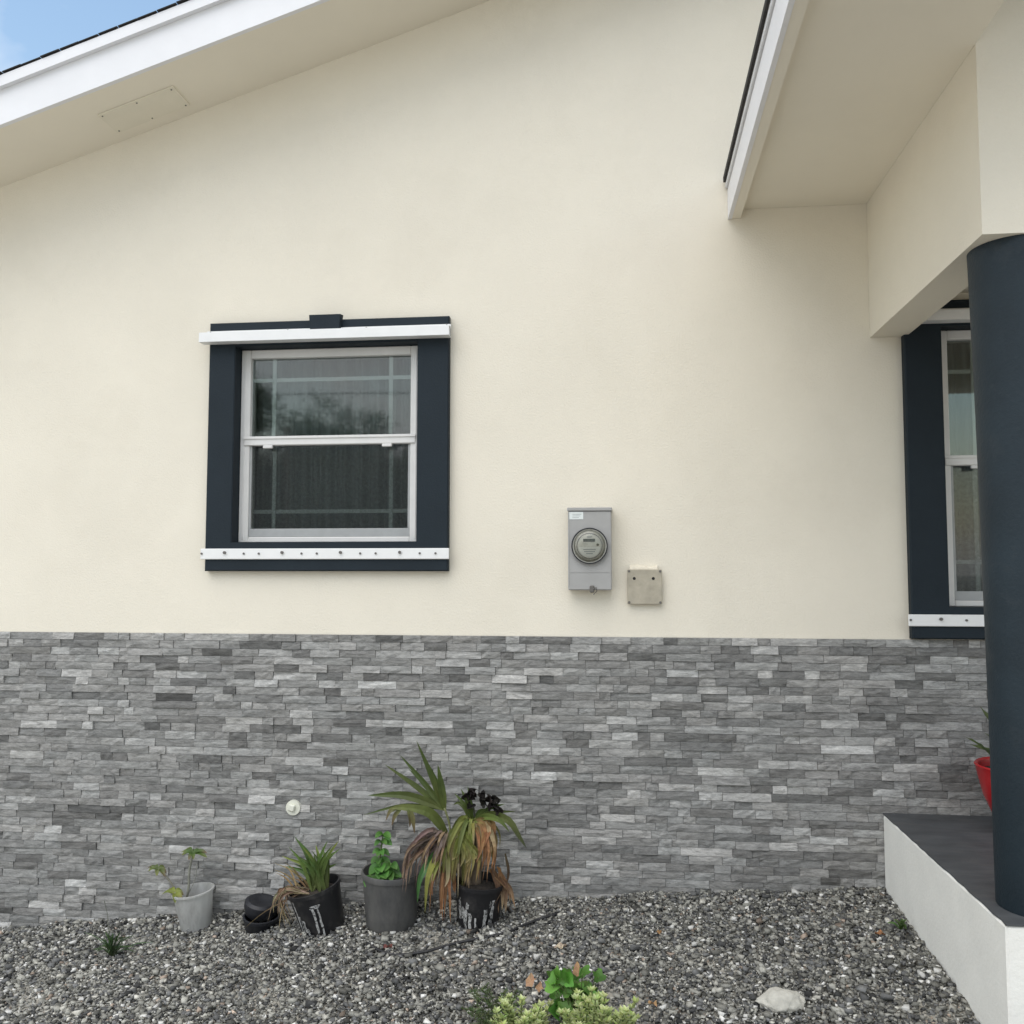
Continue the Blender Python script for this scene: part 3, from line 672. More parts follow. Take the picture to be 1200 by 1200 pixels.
for (u, v_, n_, s_, dy, cA) in ((226, 1000, 9, 17, 0, GREEN), (185, 1019, 7, 15, -.03, (.10, .13, .04)), (204, 1047, 7, 17, -.06, LIME)):
    for k in range(n_):
        a = 2*math.pi*k/n_+rnd.uniform(-.3, .3); L_ = s_*rnd.uniform(.6, 1.15)
        e = W(u+L_*math.cos(a), v_-L_*math.sin(a)*.45-L_*.35*rnd.random()+4, yb+dy+.045*math.sin(a)); o_ = W(u, v_, yb+dy); mid = (o_+e)/2+Vector((0, 0, .012))
        mb = MB(); mb.blade([o_, mid, e], .022, jitc(cA), jitc(cA), jitc((.16, .17, .05) if k % 3 else BROWN), face=(.1*math.cos(a), -.5, .9), fold=.15, prof=lambda t: math.sin(math.pi*min(1, t*.96+.04))**.75, twist=rnd.uniform(-.5, .5)); mb.build('leaf', M['leaf'], root)

# ---- two small black bowls
b = GP(300, 1094); bc = Vector((b.x, b.y+.055, G(b.x, b.y+.05)-.006))
low = MB(); low.lathe([(.0005, 0), (.062, 0), (.070, .008), (.076, .05), (.082, .056), (.083, .068), (.076, .070), (.070, .06), (.060, .012), (.0005, .012)], bc, 36, rotm(6, 4), wob=.05)
o = low.build('plastic_bowl', M['rubber'], smooth_=True, auto=True); tag(o, 'small squat black plastic bowl on the gravel, underneath another', 'bowl', 'black bowls by the pots')
b2 = bc+Vector((-.012, .02, .062))
mb = MB(); mb.lathe([(.0005, 0), (.060, 0), (.072, .012), (.080, .045), (.078, .066), (.064, .076), (.045, .074), (.03, .066), (.0005, .064)], b2, 36, rotm(8, 12), wob=.05)
o = mb.build('plastic_bowl', M['rubber'], smooth_=True, auto=True); tag(o, 'small black plastic bowl sitting upside down atop another', 'bowl', 'black bowls by the pots')

# ---- leaning black pot with strap leaves
b = GP(372, 1097); bc = Vector((b.x, b.y+.095, G(b.x, b.y+.09)-.012)); Mx = rotm(6, -13); H = .215
root = empty('potted_lily', bc, 'tufted strap-leaf plant in a leaning black pot with white paint runs', 'potted plant')
pr = lambda z: .098+.022*z/H
mb = MB(); mb.lathe([(.0005, 0), (.094, 0), (.098, .006), (.1185, H-.02), (.124, H-.018), (.125, H), (.117, H+.001), (.113, H-.02), (.095, .02), (.0005, .02)], bc, 48, Mx, wob=.02)
pot = mb.build('pot', M['black'], root, smooth_=True, auto=True)
mb = MB()
for th, za, zb, wd in ((-1.40, .15, .03, .011), (-1.18, .155, .01, .010), (-1.30, .165, .148, .05), (-2.25, .19, .0, .012), (-2.10, .12, .02, .009), (-1.95, .10, .04, .016), (-1.85, .06, .01, .012), (-2.45, .2, .05, .010)):
    drip(mb, pr, bc, Mx, th, za, zb, wd)
mb.build('paint_drip', M['drip'], pot)
mb = MB(); mb.lathe([(.112, H-.045), (.09, H-.03), (.05, H-.02), (.0005, H-.018)], bc, 28, Mx); mb.build('soil', M['soil'], root, smooth_=True)
yb = bc.y; C0 = Mx@Vector((.012, 0, H-.03))+bc
tips = [(330, 1003), (338, 992), (345, 980), (350, 985), (355, 993), (341, 1000), (360, 1000), (365, 996), (370, 990), (378, 992), (384, 985), (390, 990), (397, 985), (392, 1000), (399, 994), (386, 1005), (376, 1003), (350, 1005), (344, 1012), (362, 1008), (372, 1010), (395, 1012), (335, 1015), (382, 1015), (357, 1012), (368, 1002)]
for k, (u, v_) in enumerate(tips):
    d0 = rnd.uniform(-.07, .07); base = C0+Vector((rnd.uniform(-.04, .06), d0*.5, 0)); tip = W(u, v_, yb+d0*1.4)
    mid = base.lerp(tip, .55)+Vector(((tip.x-base.x)*-.12, 0, .02)); cA = jitc((.085, .14, .035), .25)
    mb = MB(); mb.blade([base, mid, tip], rnd.uniform(.015, .024), jitc((.16, .19, .07)), cA, jitc(LIME if k % 4 == 0 else cA), face=(rnd.uniform(-.6, .6), -1, .2), fold=.3); mb.build('leaf', M['leaf'], root)
for k in range(20):           # withered leaves spilling over the low side
    s0 = C0+Vector((-.04+rnd.uniform(-.03, .03), rnd.uniform(-.07, .02), .01)); ov = W(rnd.uniform(327, 345), rnd.uniform(1038, 1050), yb-.05+rnd.uniform(-.05, .03)); en = W(rnd.uniform(313, 345), rnd.uniform(1060, 1092), yb-.07+rnd.uniform(-.05, .02))
    if k == 3: en = W(286, 1088, yb-.08)
    en.z = max(en.z, G(en.x, en.y)+.01); cA = jitc(TAN if k % 3 else (.24, .14, .10), .3)
    mb = MB(); mb.blade([s0, ov, ov.lerp(en, .5)+Vector((-.012, -.01, .01)), en], rnd.uniform(.006, .014), cA, cA, jitc(TAN, .3), face=(rnd.uniform(-1, 1), -1, .3), fold=.4, twist=rnd.uniform(-2, 2)); mb.build('dry_leaf', M['dryleaf'], root)
for k in range(7):
    s0 = C0+Vector((-.05+rnd.uniform(-.03, .03), rnd.uniform(-.05, .05), 0)); tp = W(rnd.uniform(320, 345), rnd.uniform(1005, 1030), yb+rnd.uniform(-.05, .05)); cA = jitc((.26, .19, .10), .3)
    mb = MB(); mb.blade([s0, s0.lerp(tp, .6)+Vector((.01, 0, .01)), tp], .008, cA, cA, cA, fold=.4, twist=1.); mb.build('dry_leaf', M['dryleaf'], root)

# ---- dusty grey-black pot with a young leafy plant
b = GP(451, 1095); bc = Vector((b.x, b.y+.115, G(b.x, b.y+.11)-.012)); H = .262; Mx = rotm(1, 1)
root = empty('potted_herb', bc, 'bright green leafy herb in a dusty round nursery pot', 'potted plant')
mb = MB(); mb.lathe([(.0005, 0), (.108, 0), (.114, .01), (.117, .02), (.121, .06), (.1215, .0605), (.124, .1), (.1375, H-.03), (.143, H-.028), (.1445, H-.004), (.142, H), (.136, H-.002), (.133, H-.03), (.112, .05), (.0005, .05)], bc, 56, Mx)
mb.build('pot', M['greypot'], root, smooth_=True, auto=True)
mb = MB(); mb.lathe([(.1225, .128), (.06, .134), (.0005, .135)], bc, 40, Mx); mb.build('soil', M['soil'], root, smooth_=True)
yb = bc.y
mb = MB(); 
mb.tube(smooth([bc+Vector((-.01, 0, .13)), W(443, 1030, yb), W(446, 1000, yb), W(449, 978, yb)], 9), [.0045]*9+[.0025], 6, (.10, .16, .04))
mb.tube(smooth([bc+Vector((-.02, -.02, .13)), W(438, 1040, yb-.03), W(434, 1025, yb-.04)], 6), .003, 6, (.10, .16, .04))
mb.tube(smooth([bc+Vector((.005, -.01, .13)), W(455, 1035, yb-.02), W(458, 1012, yb-.02)], 6), .003, 6, (.10, .16, .04))
mb.build('stem', M['stem'], root, smooth_=True)
hl = []
for (u, v_, s_, dy) in ((449, 978, 9, 0), (447, 986, 10, 0), (446, 997, 10, 0), (444, 1008, 13, 0), (445, 1016, 15, -.02), (448, 1024, 15, -.03), (442, 1032, 15, -.04), (452, 1036, 15, -.04), (436, 1030, 14, -.05), (458, 1014, 11, -.02), (456, 1024, 13, -.03)):
    for k in range(4): hl.append((u, v_, s_, dy, k*math.pi/2+v_*.6))
for u, v_, s_, dy, a in hl:
    L_ = s_*rnd.uniform(.95, 1.5); o_ = W(u, v_, yb+dy); e = W(u+L_*math.cos(a), v_+L_*(.25+.35*rnd.random()), yb+dy-.05*abs(math.sin(a))-.01*rnd.random())
    g_ = jitc((.075, .19, .035), .3); mb = MB(); e.x = bc.x+max(-.10, min(.10, e.x-bc.x)); mb.blade([o_, (o_+e)/2+Vector((0, 0, .010)), e], L_*.0024, g_, g_, jitc((.10, .22, .05), .2), face=(.2*math.cos(a), -.9, .8), fold=.16, prof=lambda t: math.sin(math.pi*min(1, t*.95+.05))**.8); mb.build('leaf', M['leaf'], root)

# ---- black pot with a drooping, half withered palm
b = GP(556, 1090); bc = Vector((b.x, b.y+.095, G(b.x, b.y+.09)-.012)); H = .20; Mx = rotm(3, 4)
root = empty('potted_palm', bc, 'half withered palm with drooping brown leaves in a paint-splashed black pot', 'potted plant')
pr = lambda z: .092+.020*z/H
mb = MB(); mb.lathe([(.0005, 0), (.088, 0), (.092, .006), (.111, H-.02), (.117, H-.018), (.118, H), (.110, H+.001), (.107, H-.02), (.09, .02), (.0005, .02)], bc, 44, Mx, wob=.025)
pot = mb.build('pot', M['black'], root, smooth_=True, auto=True)
mb = MB()
for k in range(20):
    th = rnd.uniform(-2.5, -.7); za = rnd.uniform(.05, .15); drip(mb, pr, bc, Mx, th, za, za-rnd.uniform(.03, .10), rnd.uniform(.005, .018))
mb.build('paint_drip', M['drip'], pot)
mb = MB(); mb.lathe([(.106, H-.04), (.06, H-.02), (.0005, H-.015)], bc, 28, Mx); mb.build('soil', M['soil'], root, smooth_=True)
yb = bc.y
T0 = Vector(bc)+Vector((-.01, 0, H-.03)); CR = W(554, 964, yb); CL = W(526, 990, yb-.03)
mb = MB(); mb.tube(smooth([T0, T0.lerp(CR, .5)+Vector((.012, 0, 0)), CR], 10), [.026, .025, .024, .024, .023, .022, .021, .02, .019, .018, .016], 9); mb.tube(smooth([T0+Vector((-.02, -.01, 0)), T0.lerp(CL, .6)+Vector((-.02, -.01, 0)), CL], 8), [.02]*8+[.013], 8)
mb.build('trunk', M['bark'], root, smooth_=True)
def palm(pts, wd, cols, mt='leaf', dy=0., fold=.25, face=None, tw=0.):
    wd *= 1.3; n_ = len(pts); P = [W(u, v_, yb+dy+(0 if len(q) < 1 else q[0])) for (u, v_, *q) in pts]
    for p in P: p.z = max(p.z, G(p.x, p.y)+.012)
    mb = MB(); mb.blade(P, wd, *[jitc(c, .18) for c in cols], face=face or (rnd.uniform(-.35, .35), -1, .35), fold=fold, seg=12, twist=tw)
    mb.build('leaf' if mt == 'leaf' else 'dry_leaf', M[mt], root)
g1, g2 = (.07, .10, .025), (.11, .14, .035)
# fan of green leaflets at the top left
for tip, wd in (((488, 868), .020), ((469, 885), .020), ((451, 896), .020), ((431, 932), .030), ((426, 955), .014), ((501, 893), .028), ((513, 896), .026), ((478, 900), .012)):
    dz = rnd.uniform(-.05, .03); mx2, my2 = (521+tip[0])/2, (947+tip[1])/2-(7 if tip[0] < 440 else 1)
    palm([(521, 948), (mx2, my2, dz*.5), (*tip, dz)], wd, (g2, g1, g1), fold=.2)
mb = MB(); mb.tube(smooth([CL, W(527, 968, yb-.02), W(521, 947, yb-.02)], 8), .005, 7, (.14, .15, .06)); mb.build('leaf_stalk', M['stem'], root, smooth_=True)
# arching leaf with hanging tips
palm([(526, 984), (513, 962, -.03), (498, 950, -.06), (470, 946, -.09), (457, 948, -.1)], .034, (g2, (.10, .13, .03), (.14, .16, .05)), fold=.12)
for p in (((467, 947), (458, 950), (452, 962)), ((470, 948), (463, 956), (459, 968)), ((482, 950), (484, 962), (486, 977)), ((478, 949), (481, 958), (480, 970))):
    palm([(*q, -.09) for q in p], .016, ((.13, .15, .05), (.15, .14, .06), BROWN), fold=.2)
# crown on the right: arching green, yellowing and rust leaves
palm([(556, 962), (575, 955, -.02), (596, 962, -.04), (608, 980, -.05), (617, 994, -.05)], .026, (g2, (.09, .12, .035), (.05, .06, .03)))
palm([(556, 962), (570, 957, -.05), (586, 962, -.1), (597, 975, -.12)], .022, (g2, g2, g1))
palm([(550, 962), (546, 948, .02), (538, 941, .03), (531, 943, .03)], .016, (g2, g1, g1))
palm([(552, 962), (549, 945, .0), (545, 938, .0)], .016, (g2, g1, g1))
for tip, wd in (((533, 930), .014), ((540, 924), .014), ((592, 942), .016), ((604, 951), .016), ((548, 921), .012), ((570, 948), .014)):
    palm([(554, 964), ((554+tip[0])/2, (964+tip[1])/2-5, rnd.uniform(-.03, .03)), (*tip, rnd.uniform(-.07, .04))], wd, (g2, g1, g1), fold=.25)
palm([(550, 965), (535, 970, -.05), (525, 985, -.08), (528, 1005, -.09)], .02, ((.16, .18, .05), (.16, .17, .06), TAN))
for k in range(13):
    u0 = rnd.uniform(545, 562); ue = rnd.uniform(560, 582); ve = rnd.uniform(1005, 1036); c_ = [(.20, .20, .06), RUST, (.36, .20, .10)] if k % 3 else [(.22, .2, .08), TAN, (.30, .16, .08)]
    palm([(u0, 964), (u0+10+(ue-560)*.4, 966+rnd.uniform(-4, 6), -.05), (ue, 992, -.09+rnd.uniform(-.04, .03)), (ue-rnd.uniform(0, 8), ve, -.085+rnd.uniform(-.04, .02))], rnd.uniform(.012, .026), c_, 'dryleaf', fold=.35, tw=rnd.uniform(-.8, .8))
for k in range(20):
    ue = rnd.uniform(526, 558); ve = rnd.uniform(1005, 1040); c_ = [LIME, (.19, .20, .05), (.22, .16, .07)] if k % 2 else [LIME, (.14, .16, .05), (.26, .20, .10)]
    palm([(rnd.uniform(546, 556), 966), (rnd.uniform(540, 552), 980, -.07), (ue+4, 1002, -.11), (ue, ve, -.12)], rnd.uniform(.012, .024), c_, 'leaf' if k % 2 else 'dryleaf', fold=.3, tw=rnd.uniform(-.5, .5))
# left crown: purple brown mop and yellow-green straps
for k in range(30):
    ue = 470+rnd.random()**1.2*48; ve = rnd.uniform(1015, 1048)-(ue-470)*.1; h_ = rnd.uniform(975, 1000); c_ = [(.20, .16, .11), PURP, (.24, .16, .12)] if k % 3 else [(.22, .19, .10), (.22, .14, .09), TAN]
    palm([(524+rnd.uniform(-3, 5), 990), ((524+ue)/2+6, h_-4, -.06), (ue+6, h_+14, -.10+rnd.uniform(-.05, .04)), (ue, ve, -.10+rnd.uniform(-.06, .05))], rnd.uniform(.008, .016), c_, 'dryleaf', fold=.35, tw=rnd.uniform(-1, 1))
for ue, ve, wd, c_ in ((498, 1070, .026, [(.20, .22, .05), (.24, .26, .05), (.22, .22, .06)]), (489, 1058, .026, [GREEN, (.05, .14, .04), (.06, .15, .04)]), (503, 1050, .018, [LIME, LIME, (.26, .22, .08)]), (521, 1040, .018, [LIME, (.2, .18, .07), TAN])):
    palm([(525, 992), ((525+ue)/2+2, 1003, -.08), (ue+4, 1028, -.13), (ue, ve, -.14)], wd, c_, fold=.22)
for k in range(16):
    ue = rnd.uniform(503, 536); ve = rnd.uniform(1045, 1082); c_ = [(.22, .16, .09), (.20, .09, .05), RUST] if k % 2 else [(.24, .19, .10), BROWN, (.30, .15, .07)]
    palm([(526+rnd.uniform(-4, 6), 992), ((526+ue)/2, 1008, -.07), (ue, 1035, -.12+rnd.uniform(-.02, .03)), (ue+rnd.uniform(-3, 3), ve, -.125+rnd.uniform(-.02, .03))], rnd.uniform(.009, .018), c_, 'dryleaf', fold=.35, tw=rnd.uniform(-1, 1))
for k in range(34):           # yellowing leaves all round the main crown
    a = rnd.uniform(0, 6.283); R_ = rnd.uniform(.05, .13); d = Vector((math.cos(a), math.sin(a)*.85-.15, 0)); s0 = CR+Vector((0, 0, -.01*rnd.random()))
    P = [s0, s0+d*R_*.5+Vector((0, 0, rnd.uniform(.0, .03))), s0+d*R_+Vector((0, 0, -rnd.uniform(.03, .08))), s0+d*R_*1.05+Vector((0, 0, -rnd.uniform(.10, .25)))]
    c_ = ((LIME, (.16, .18, .05), (.22, .20, .07)), (LIME, (.24, .24, .07), TAN), (g2, (.12, .14, .04), (.2, .19, .07)), ((.22, .2, .08), (.28, .2, .1), RUST))[k % 4]
    mb = MB(); mb.blade(P, rnd.uniform(.014, .026), *[jitc(c, .2) for c in c_], face=(d.x*.4, -1, .4), fold=.3, seg=12, twist=rnd.uniform(-.6, .6)); mb.build('leaf', M['leaf'], root)
for k in range(20):
    a = rnd.uniform(0, 6.283); R_ = rnd.uniform(.04, .10); d = Vector((math.cos(a), math.sin(a)*.8-.2, 0)); s0 = CL
    P = [s0, s0+d*R_*.5+Vector((0, 0, rnd.uniform(.0, .025))), s0+d*R_+Vector((0, 0, -rnd.uniform(.03, .07))), s0+d*R_*1.05+Vector((0, 0, -rnd.uniform(.10, .26)))]
    c_ = ((LIME, (.18, .19, .05), (.26, .24, .08)), ((.22, .18, .09), (.24, .17, .1), TAN), (g2, (.13, .15, .04), (.2, .18, .06)))[k % 3]
    mb = MB(); mb.blade(P, rnd.uniform(.012, .022), *[jitc(c, .2) for c in c_], face=(d.x*.4, -1, .4), fold=.3, seg=12, twist=rnd.uniform(-.6, .6)); mb.build('leaf', M['leaf'], root)
# dead skirt on the right side of the pot
for k in range(14):
    us = rnd.uniform(572, 586); ue = rnd.uniform(580, 606); c_ = [RUST, BROWN, (.26, .18, .11)] if k % 2 else [(.12, .08, .05), (.16, .1, .06), TAN]
    palm([(us, 1018+rnd.uniform(-8, 12), -.02), ((us+ue)/2+5, 1040, -.04), (ue, 1058+rnd.uniform(-6, 16), -.04+rnd.uniform(-.05, .03))], rnd.uniform(.008, .02), c_, 'dryleaf', fold=.4, tw=rnd.uniform(-1.5, 1.5))
palm([(592, 1000), (596, 1022, 0), (592, 1042, 0)], .010, ((.12, .09, .06), (.1, .07, .05), BROWN), 'dryleaf')
# black shrivelled leaf heads
for cx_, cz_, rr_ in ((551, 938, 9), (559, 931, 9), (566, 936, 7), (577, 942, 9), (581, 947, 7)):
    for k in range(3):
        a = rnd.uniform(0, 6.28); a2 = a+rnd.uniform(1.2, 2.4); q = [(cx_+rr_*math.cos(a)*.5, cz_+rr_*math.sin(a)*.5, .01), (cx_+rr_*math.cos((a+a2)/2), cz_+rr_*math.sin((a+a2)/2), -.03), (cx_+rr_*math.cos(a2)*.7, cz_+rr_*math.sin(a2)*.7, .02)]
        palm(q, .028, ((.020, .018, .016), (.03, .026, .024), (.016, .015, .014)), 'dryleaf', fold=.5, face=(rnd.uniform(-1, 1), -1, rnd.uniform(-1, 1)), tw=1.2)
for p in (((556, 963), (556, 952), (553, 941)), ((558, 963), (566, 952), (574, 944))):
    P = [W(*q, yb+.01) for q in p]; mb = MB(); mb.tube(smooth(P, 6), .005, 6, (.10, .10, .07)); mb.build('leaf_stalk', M['stem'], root, smooth_=True)

# ================================================================ GRAVEL-BED PLANTS AND LITTER
def ground_plant(name, u, v_, label, cat='plant', group=None):
    p = GP(u, v_); return empty(name, p, label, cat, group), p
# thin dark weed by the wall
root, p = ground_plant('weed', 131, 1119, 'wispy dark green weed growing alone in the gravel', 'weed')
for k in range(60):
    e = W(131+rnd.gauss(0, 14), 1103+rnd.uniform(-12, 14), p.y+rnd.uniform(-.05, .05)); e.z = max(e.z, G(e.x, e.y)+.015)
    s = p+Vector((rnd.uniform(-.012, .012), rnd.uniform(-.01, .01), -.004))
    mb = MB(); mb.blade([s, s.lerp(e, .5)+Vector((0, 0, .02)), e], .007, jitc((.05, .07, .03)), jitc((.045, .085, .03), .3), jitc((.06, .10, .035)), face=(rnd.uniform(-1, 1), -.6, 1), prof=lambda t: .25+.9*math.sin(math.pi*t)*t); mb.build('leaf', M['leaf'], root)
mb = MB(); mb.tube(smooth([p+Vector((0, 0, -.01)), W(127, 1088, p.y+.02), W(126, 1072, p.y+.03), W(122, 1055, p.y+.03)], 8), .0013, 5, (.10, .11, .08)); mb.build('stem', M['stem'], root)
root, p = ground_plant('weed', 1056, 1090, 'tiny green weed at the foot of the porch slab', 'weed')
for k in range(12):
    e = W(1056+rnd.gauss(0, 6), 1083+rnd.uniform(-8, 6), p.y+rnd.uniform(-.04, .02)); e.z = max(e.z, G(e.x, e.y)+.012); e.x = min(e.x, PX-.012)
    mb = MB(); mb.blade([p, p.lerp(e, .5)+Vector((0, 0, .012)), e], .010, jitc(GREEN), jitc((.07, .12, .035), .3), jitc(GREEN), face=(0, -.7, 1), prof=lambda t: .3+.8*math.sin(math.pi*t)); mb.build('leaf', M['leaf'], root)

# garden clump near the camera: feathery shrub, lobed leaves, pale succulent
root, p = ground_plant('feathery_shrub', 585, 1216, 'low feathery dark green shrub beside the pale succulents', 'shrub')
mb = MB()
for k in range(46):
    tip = W(rnd.uniform(536, 612), rnd.uniform(1152, 1212), p.y+rnd.uniform(-.14, .12)); 
    if (tip.x-p.x) < -.12: tip.z -= .04
    s = p+Vector((rnd.uniform(-.07, .07), rnd.uniform(-.06, .06), -.005)); P = smooth([s, s.lerp(tip, .6)+Vector((0, 0, .02)), tip], 10)
    mb.tube(P, .0012, 4, (.08, .09, .04))
    for i in range(2, len(P)):
        for q in range(5):
            dr = Vector((rnd.gauss(0, 1), rnd.gauss(0, .7), rnd.uniform(0, 1))).normalized()*rnd.uniform(.010, .022); c_ = jitc((.05, .085, .025) if rnd.random() < .7 else (.12, .15, .06), .3)
            a = P[i]; sd_ = dr.cross(Vector((0, -1, .5))).normalized()*.0016
            mb.add([a-sd_, a+sd_, a+dr], [(0, 1, 2)], c_)
mb.build('foliage', M['leaf'], root)
root, p = ground_plant('lobed_leaf_plant', 675, 1206, 'bright green plant with rounded lobed leaves behind the pale succulents', 'plant')
for k in range(60):
    cu = rnd.uniform(648, 704); cv = rnd.uniform(1140, 1188); dy = rnd.uniform(-.05, .10); cu = min(max(cu, 645), 705)
    c = W(cu, cv, p.y+dy); st = p+Vector((rnd.uniform(-.03, .03), rnd.uniform(-.03, .03), -.005))
    mb = MB(); mb.tube(smooth([st, st.lerp(c, .6)+Vector((0, 0, .015)), c], 6), .0018, 5, (.12, .16, .05)); mb.build('leaf_stalk', M['stem'], root)
    nrm = Vector((rnd.gauss(0, .7), -1+rnd.random()*1.2, rnd.uniform(.1, 1.1))).normalized(); ux = nrm.cross(Vector((0, 0, 1))).normalized(); uy = nrm.cross(ux); R_ = rnd.uniform(.018, .034); n_ = 30
    g_ = jitc((.09, .22, .035) if k % 3 else (.16, .31, .06), .35); v = [c-nrm*.004]
    for i in range(n_):
        a = 2*math.pi*i/n_; r_ = R_*(1+.16*math.cos(5*a)+.05*math.sin(9*a+k))*(1-.5*max(0, math.cos(a))**10); v.append(c+ux*r_*math.sin(a)+uy*r_*math.cos(a)+nrm*(.010*math.cos(a*2+k)*r_/R_))
    mb = MB(); mb.add(v, [(0, i+1, (i+1) % n_+1) for i in range(n_)], [tuple(q*.9 for q in g_)]+[g_]*n_); mb.build('leaf', M['leaf'], root, smooth_=True)
def succulent(u, v_, spread, top, n_, label):
    root, p = ground_plant('pale_succulent', u, v_, label, 'succulent', 'pale succulents in the gravel bed')
    for k in range(n_):
        qx = rnd.uniform(-1, 1); tip = W(u+qx*spread, rnd.uniform(top+abs(qx)**2*16, v_-18)+rnd.uniform(0, 12)*(k % 2), p.y+rnd.uniform(-.13, .10)); s = p+Vector(((tip.x-p.x)*.35, rnd.uniform(-.05, .05), -.006)); mb = MB()
        P = smooth([s, s.lerp(tip, .5)+Vector((rnd.uniform(-.01, .01), 0, 0)), tip], 8); mb.tube(P, .0024, 5, (.20, .24, .10))
        for i in range(2, len(P)):
            last = i >= len(P)-2
            for q in range(7 if last else 4):
                a = 2*math.pi*q/(7 if last else 4)+i*.8; L_ = rnd.uniform(.014, .024); d = Vector((math.cos(a), math.sin(a)*.9-.1, .55 if last else .25)).normalized(); o_ = P[i]; e = o_+d*L_; sd_ = d.cross(Vector((0, 0, 1))).normalized()*L_*.28; upv = Vector((0, 0, .003))
                g_ = jitc((.44, .53, .19), .2); g2_ = jitc((.64, .68, .38), .15) if rnd.random() < .6 else g_; md = o_+d*L_*.55
                mb.add([o_, md-sd_+upv, md-Vector((0, 0, .003)), md+sd_+upv, e+upv], [(0, 2, 1), (0, 3, 2), (1, 2, 4), (2, 3, 4)], [g_, g2_, g_, g2_, g2_])
        mb.build('sprig', M['leaf'], root)
succulent(612, 1224, 36, 1164, 40, 'pale variegated succulent clump beside the feathery shrub')
succulent(700, 1226, 48, 1160, 52, 'pale variegated succulent clump in front of the lobed leaves')

def dry_leaf(u, v_, size, c, label, lift=.012, tilt=(0, 0), at=None):
    p = at or GP(u, v_); n_ = 16; v = [(p.x, p.y, p.z+lift)]; sp = rnd.uniform(0, 6)
    for i in range(n_):
        a = 2*math.pi*i/n_; r_ = size*(.62+.38*abs(math.cos(a-sp)))*(1+.18*math.sin(5*a+sp)); v.append((p.x+r_*math.cos(a), p.y+r_*.75*math.sin(a)+0, p.z+lift+.007*math.cos(3*a+sp)+size*.35*abs(math.sin(a-sp))+tilt[0]*r_*math.cos(a)+tilt[1]*r_*math.sin(a)))
    c = jitc(c, .1); mb = MB(); mb.add(v, [(0, i+1, (i+1) % n_+1) for i in range(n_)], [c]+[jitc(c, .2) for _ in range(n_)])
    o = mb.build('fallen_leaf', M['dryleaf']); tag(o, label, 'leaf', 'fallen leaves')
dry_leaf(657, 1113, .026, (.52, .46, .33), 'pale tan dry leaf on the gravel beyond the lobed leaves')
dry_leaf(1031, 1098, .022, (.36, .18, .09), 'rust brown dry leaf on the gravel beside the porch slab')
dry_leaf(455, 1113, .020, (.15, .06, .05), 'dark red dry leaf on the gravel before the dusty nursery pot')
dry_leaf(765, 1180, .018, (.36, .22, .12), 'small tan dry leaf on the gravel beside the succulents')
dry_leaf(772, 1096, .014, (.30, .17, .08), 'small brown dry leaf on open gravel below the meter')
lp = GP(675, 1206)
for (u, v_, s_, lab) in ((676, 1137, .018, 'orange dry leaf caught on top of the lobed leaf plant'), (622, 1151, .021, 'curled orange dry leaf between feathery shrub and lobed leaves'), (632, 1158, .015, 'small tan dry leaf caught above the pale succulents')):
    q = W(u, v_, lp.y-.02+(.03 if u > 650 else 0)); dry_leaf(u, v_, s_, (.40, .24, .14), lab, 0, (.2, .9), at=q)

# pale rock
p = GP(918, 1188); p.y += .05; p.z = G(p.x, p.y)
import bmesh
bm = bmesh.new(); bmesh.ops.create_icosphere(bm, subdivisions=4, radius=1)
for vv in bm.verts:
    q = vv.co; k = 1+.20*noise.noise(q*1.6+Vector((3, 1, 7)))+.10*noise.noise(q*4+Vector((9, 2, 1)))+.04*noise.noise(q*11)
    x, y, zz = q.x*k, q.y*k, q.z*k
    hw = .086*(1 if x > -.3 else 1-.0*(x+.3)); ta = 1 if x > -.35 else max(.35, 1+(x+.35)*.85)
    vv.co = (x*hw, y*.06*ta, max(zz*.040*ta, -.02)+.012*(x*.2))
me = bpy.data.meshes.new('rock'); bm.to_mesh(me); bm.free(); me.materials.append(M['rock']); me.polygons.foreach_set('use_smooth', [True]*len(me.polygons))
o = bpy.data.objects.new('rock', me); COL.objects.link(o); o.location = (p.x, p.y, p.z+.018); tag(o, 'single pale limestone rock lying on the dark gravel', 'rock')

# thin black hose
hp = [(430, 1108), (450, 1118), (470, 1121), (500, 1117), (528, 1109), (560, 1102), (590, 1096), (612, 1087), (632, 1079), (655, 1072)]
P = [GP(u, v_)+Vector((0, 0, .008)) for u, v_ in hp]
mb = MB(); mb.tube(smooth(P, 40), .0062, 7); o = mb.build('drip_hose', M['hose'], smooth_=True); tag(o, 'thin black irrigation hose lying across the gravel', 'hose')

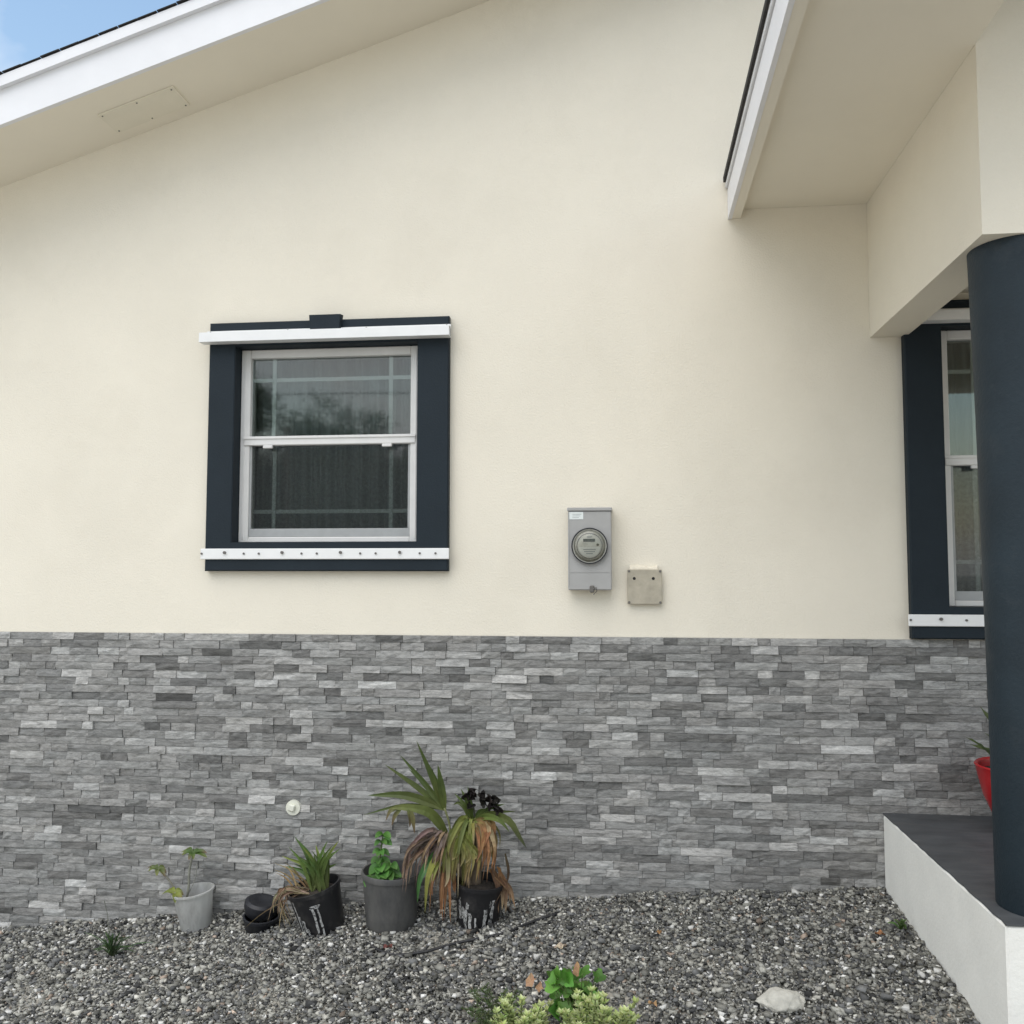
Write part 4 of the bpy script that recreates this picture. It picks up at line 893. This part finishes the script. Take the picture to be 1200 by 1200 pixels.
# red planter on the porch
rc = Vector((1.752, -.30, PZ)); root = empty('red_planter', rc, 'tall tapered red planter behind the navy column', 'planter')
mb = MB(); mb.lathe([(.0005, 0), (.085, 0), (.095, .008), (.132, .07), (.168, .155), (.187, .235), (.195, .276), (.200, .285), (.195, .291), (.184, .285), (.176, .24), (.0005, .23)], rc, 56); mb.build('pot', M['red'], root, smooth_=True, auto=True)
mb = MB(); mb.lathe([(.179, .255), (.1, .265), (.0005, .265)], rc, 24); mb.build('soil', M['soil'], root)
for k in range(13):
    a = math.radians(180+k*360/13*1.0); L_ = .22 if k else .235; d = Vector((math.cos(a), math.sin(a)*.8, 0)); s = rc+d*(.03 if k else .09)+Vector((0, 0, .262)); e = rc+d*L_+Vector((0, 0, .36+.08*(k % 3)))
    if k == 0: e = W(1132, 864, -.36)
    g_ = jitc((.04, .065, .018), .2); mb = MB(); mb.blade([s, s.lerp(e, .5)+Vector((0, 0, .02)), e], .045, g_, g_, jitc((.08, .10, .03)), face=(0, -.6, 1), fold=.2, seg=12, prof=lambda t: (1-.55*t)*(.8+.2*math.cos(t*44))*min(1, (1-t)*6+.1)); mb.build('leaf', M['leaf'], root)

# ================================================================ ACROSS THE STREET (seen in the window glass)
def tree(x, y, h, r, label, seed):
    rr = random.Random(seed); z0 = G(0, -2); root = empty('broadleaf_tree', (x, y, -.2), label, 'tree', 'trees across the street')
    mb = MB(); cz = h-r*.9; base = Vector((x, y, -.25))
    mb.tube(smooth([base, Vector((x+.1, y, cz*.5)), Vector((x, y, cz))], 6), [.28, .25, .22, .2, .17, .15, .12], 8)
    for k in range(7):
        a = k*.9; e = Vector((x+math.cos(a)*r*.6, y+math.sin(a)*r*.6, cz+r*rr.uniform(-.1, .5))); mb.tube(smooth([Vector((x, y, cz*.75)), Vector((x, y, cz)).lerp(e, .5), e], 4), [.1, .08, .06, .05, .03], 6)
    mb.build('trunk', M['bark'], root, smooth_=True)
    mb = MB(); cl = []
    for k in range(90):
        d = Vector((rr.gauss(0, 1), rr.gauss(0, 1), rr.gauss(0, .8))).normalized()*rr.random()**.4; cl.append((Vector((x, y, cz))+Vector((d.x*r, d.y*r, d.z*r*.85)), r*rr.uniform(.11, .19), rr.uniform(.7, 1.3)))
    for c, s, k_ in cl:
        for q in range(170):
            o_ = c+Vector((rr.gauss(0, s), rr.gauss(0, s), rr.gauss(0, s*.8))); a = Vector((rr.gauss(0, 1), rr.gauss(0, 1), rr.gauss(0, 1))).normalized(); b_ = a.cross(Vector((rr.gauss(0, 1), rr.gauss(0, 1), 1))).normalized(); L_ = rr.uniform(.05, .10)
            g_ = (.045*k_, .085*k_, .025*k_); mb.add([o_-a*L_, o_+b_*L_*.5, o_+a*L_, o_-b_*L_*.5], [(0, 1, 2, 3)], g_)
    mb.build('crown', M['leaf'], root)
def mirror_at(u, v_, y):      # where a sight line bounced off the window glass reaches distance y
    d = ray(u, v_); g0 = .067; k = (g0+DIST)/d.y; p = CAM+d*k; t = (g0-y)/d.y; return Vector((p.x+d.x*t, y, p.z+d.z*t))
q = mirror_at(390, 470, -40); tree(q.x, -40, q.z+.3, 2.7, 'round broadleaf tree across the street reflected in the window', 1)
q = mirror_at(290, 440, -34); tree(q.x-1.0, -34, q.z+.4, 2.2, 'taller broadleaf tree across the street, at the left of the window reflection', 2)
for k, (u, v_) in enumerate(((290, 528), (350, 520), (415, 524), (470, 524), (530, 522))):
    q = mirror_at(u, v_, -30-2*(k % 2)); tree(q.x, q.y, q.z+.2, 2.0+.3*(k % 3), 'low dense tree in the row across the street', 10+k)
pole = mirror_at(336, 520, -24); mb = MB(); mb.tube([(pole.x, -24, -.3), (pole.x, -24, 3), (pole.x, -24, 6.4)], [.11, .10, .08], 10)
o = mb.build('utility_pole', M['bark'], smooth_=True); tag(o, 'slim wooden utility pole across the street', 'utility pole')
zw = mirror_at(400, 460, -24).z; mb = MB(); mb.tube(smooth([(pole.x-16, -24.1, zw+.3), (pole.x-8, -24.1, zw-.1), (pole.x, -24.1, zw), (pole.x+8, -24.1, zw-.05), (pole.x+16, -24.1, zw+.35)], 20), .02, 5)
o = mb.build('overhead_wire', M['hose']); tag(o, 'overhead wire strung along the street', 'wire')
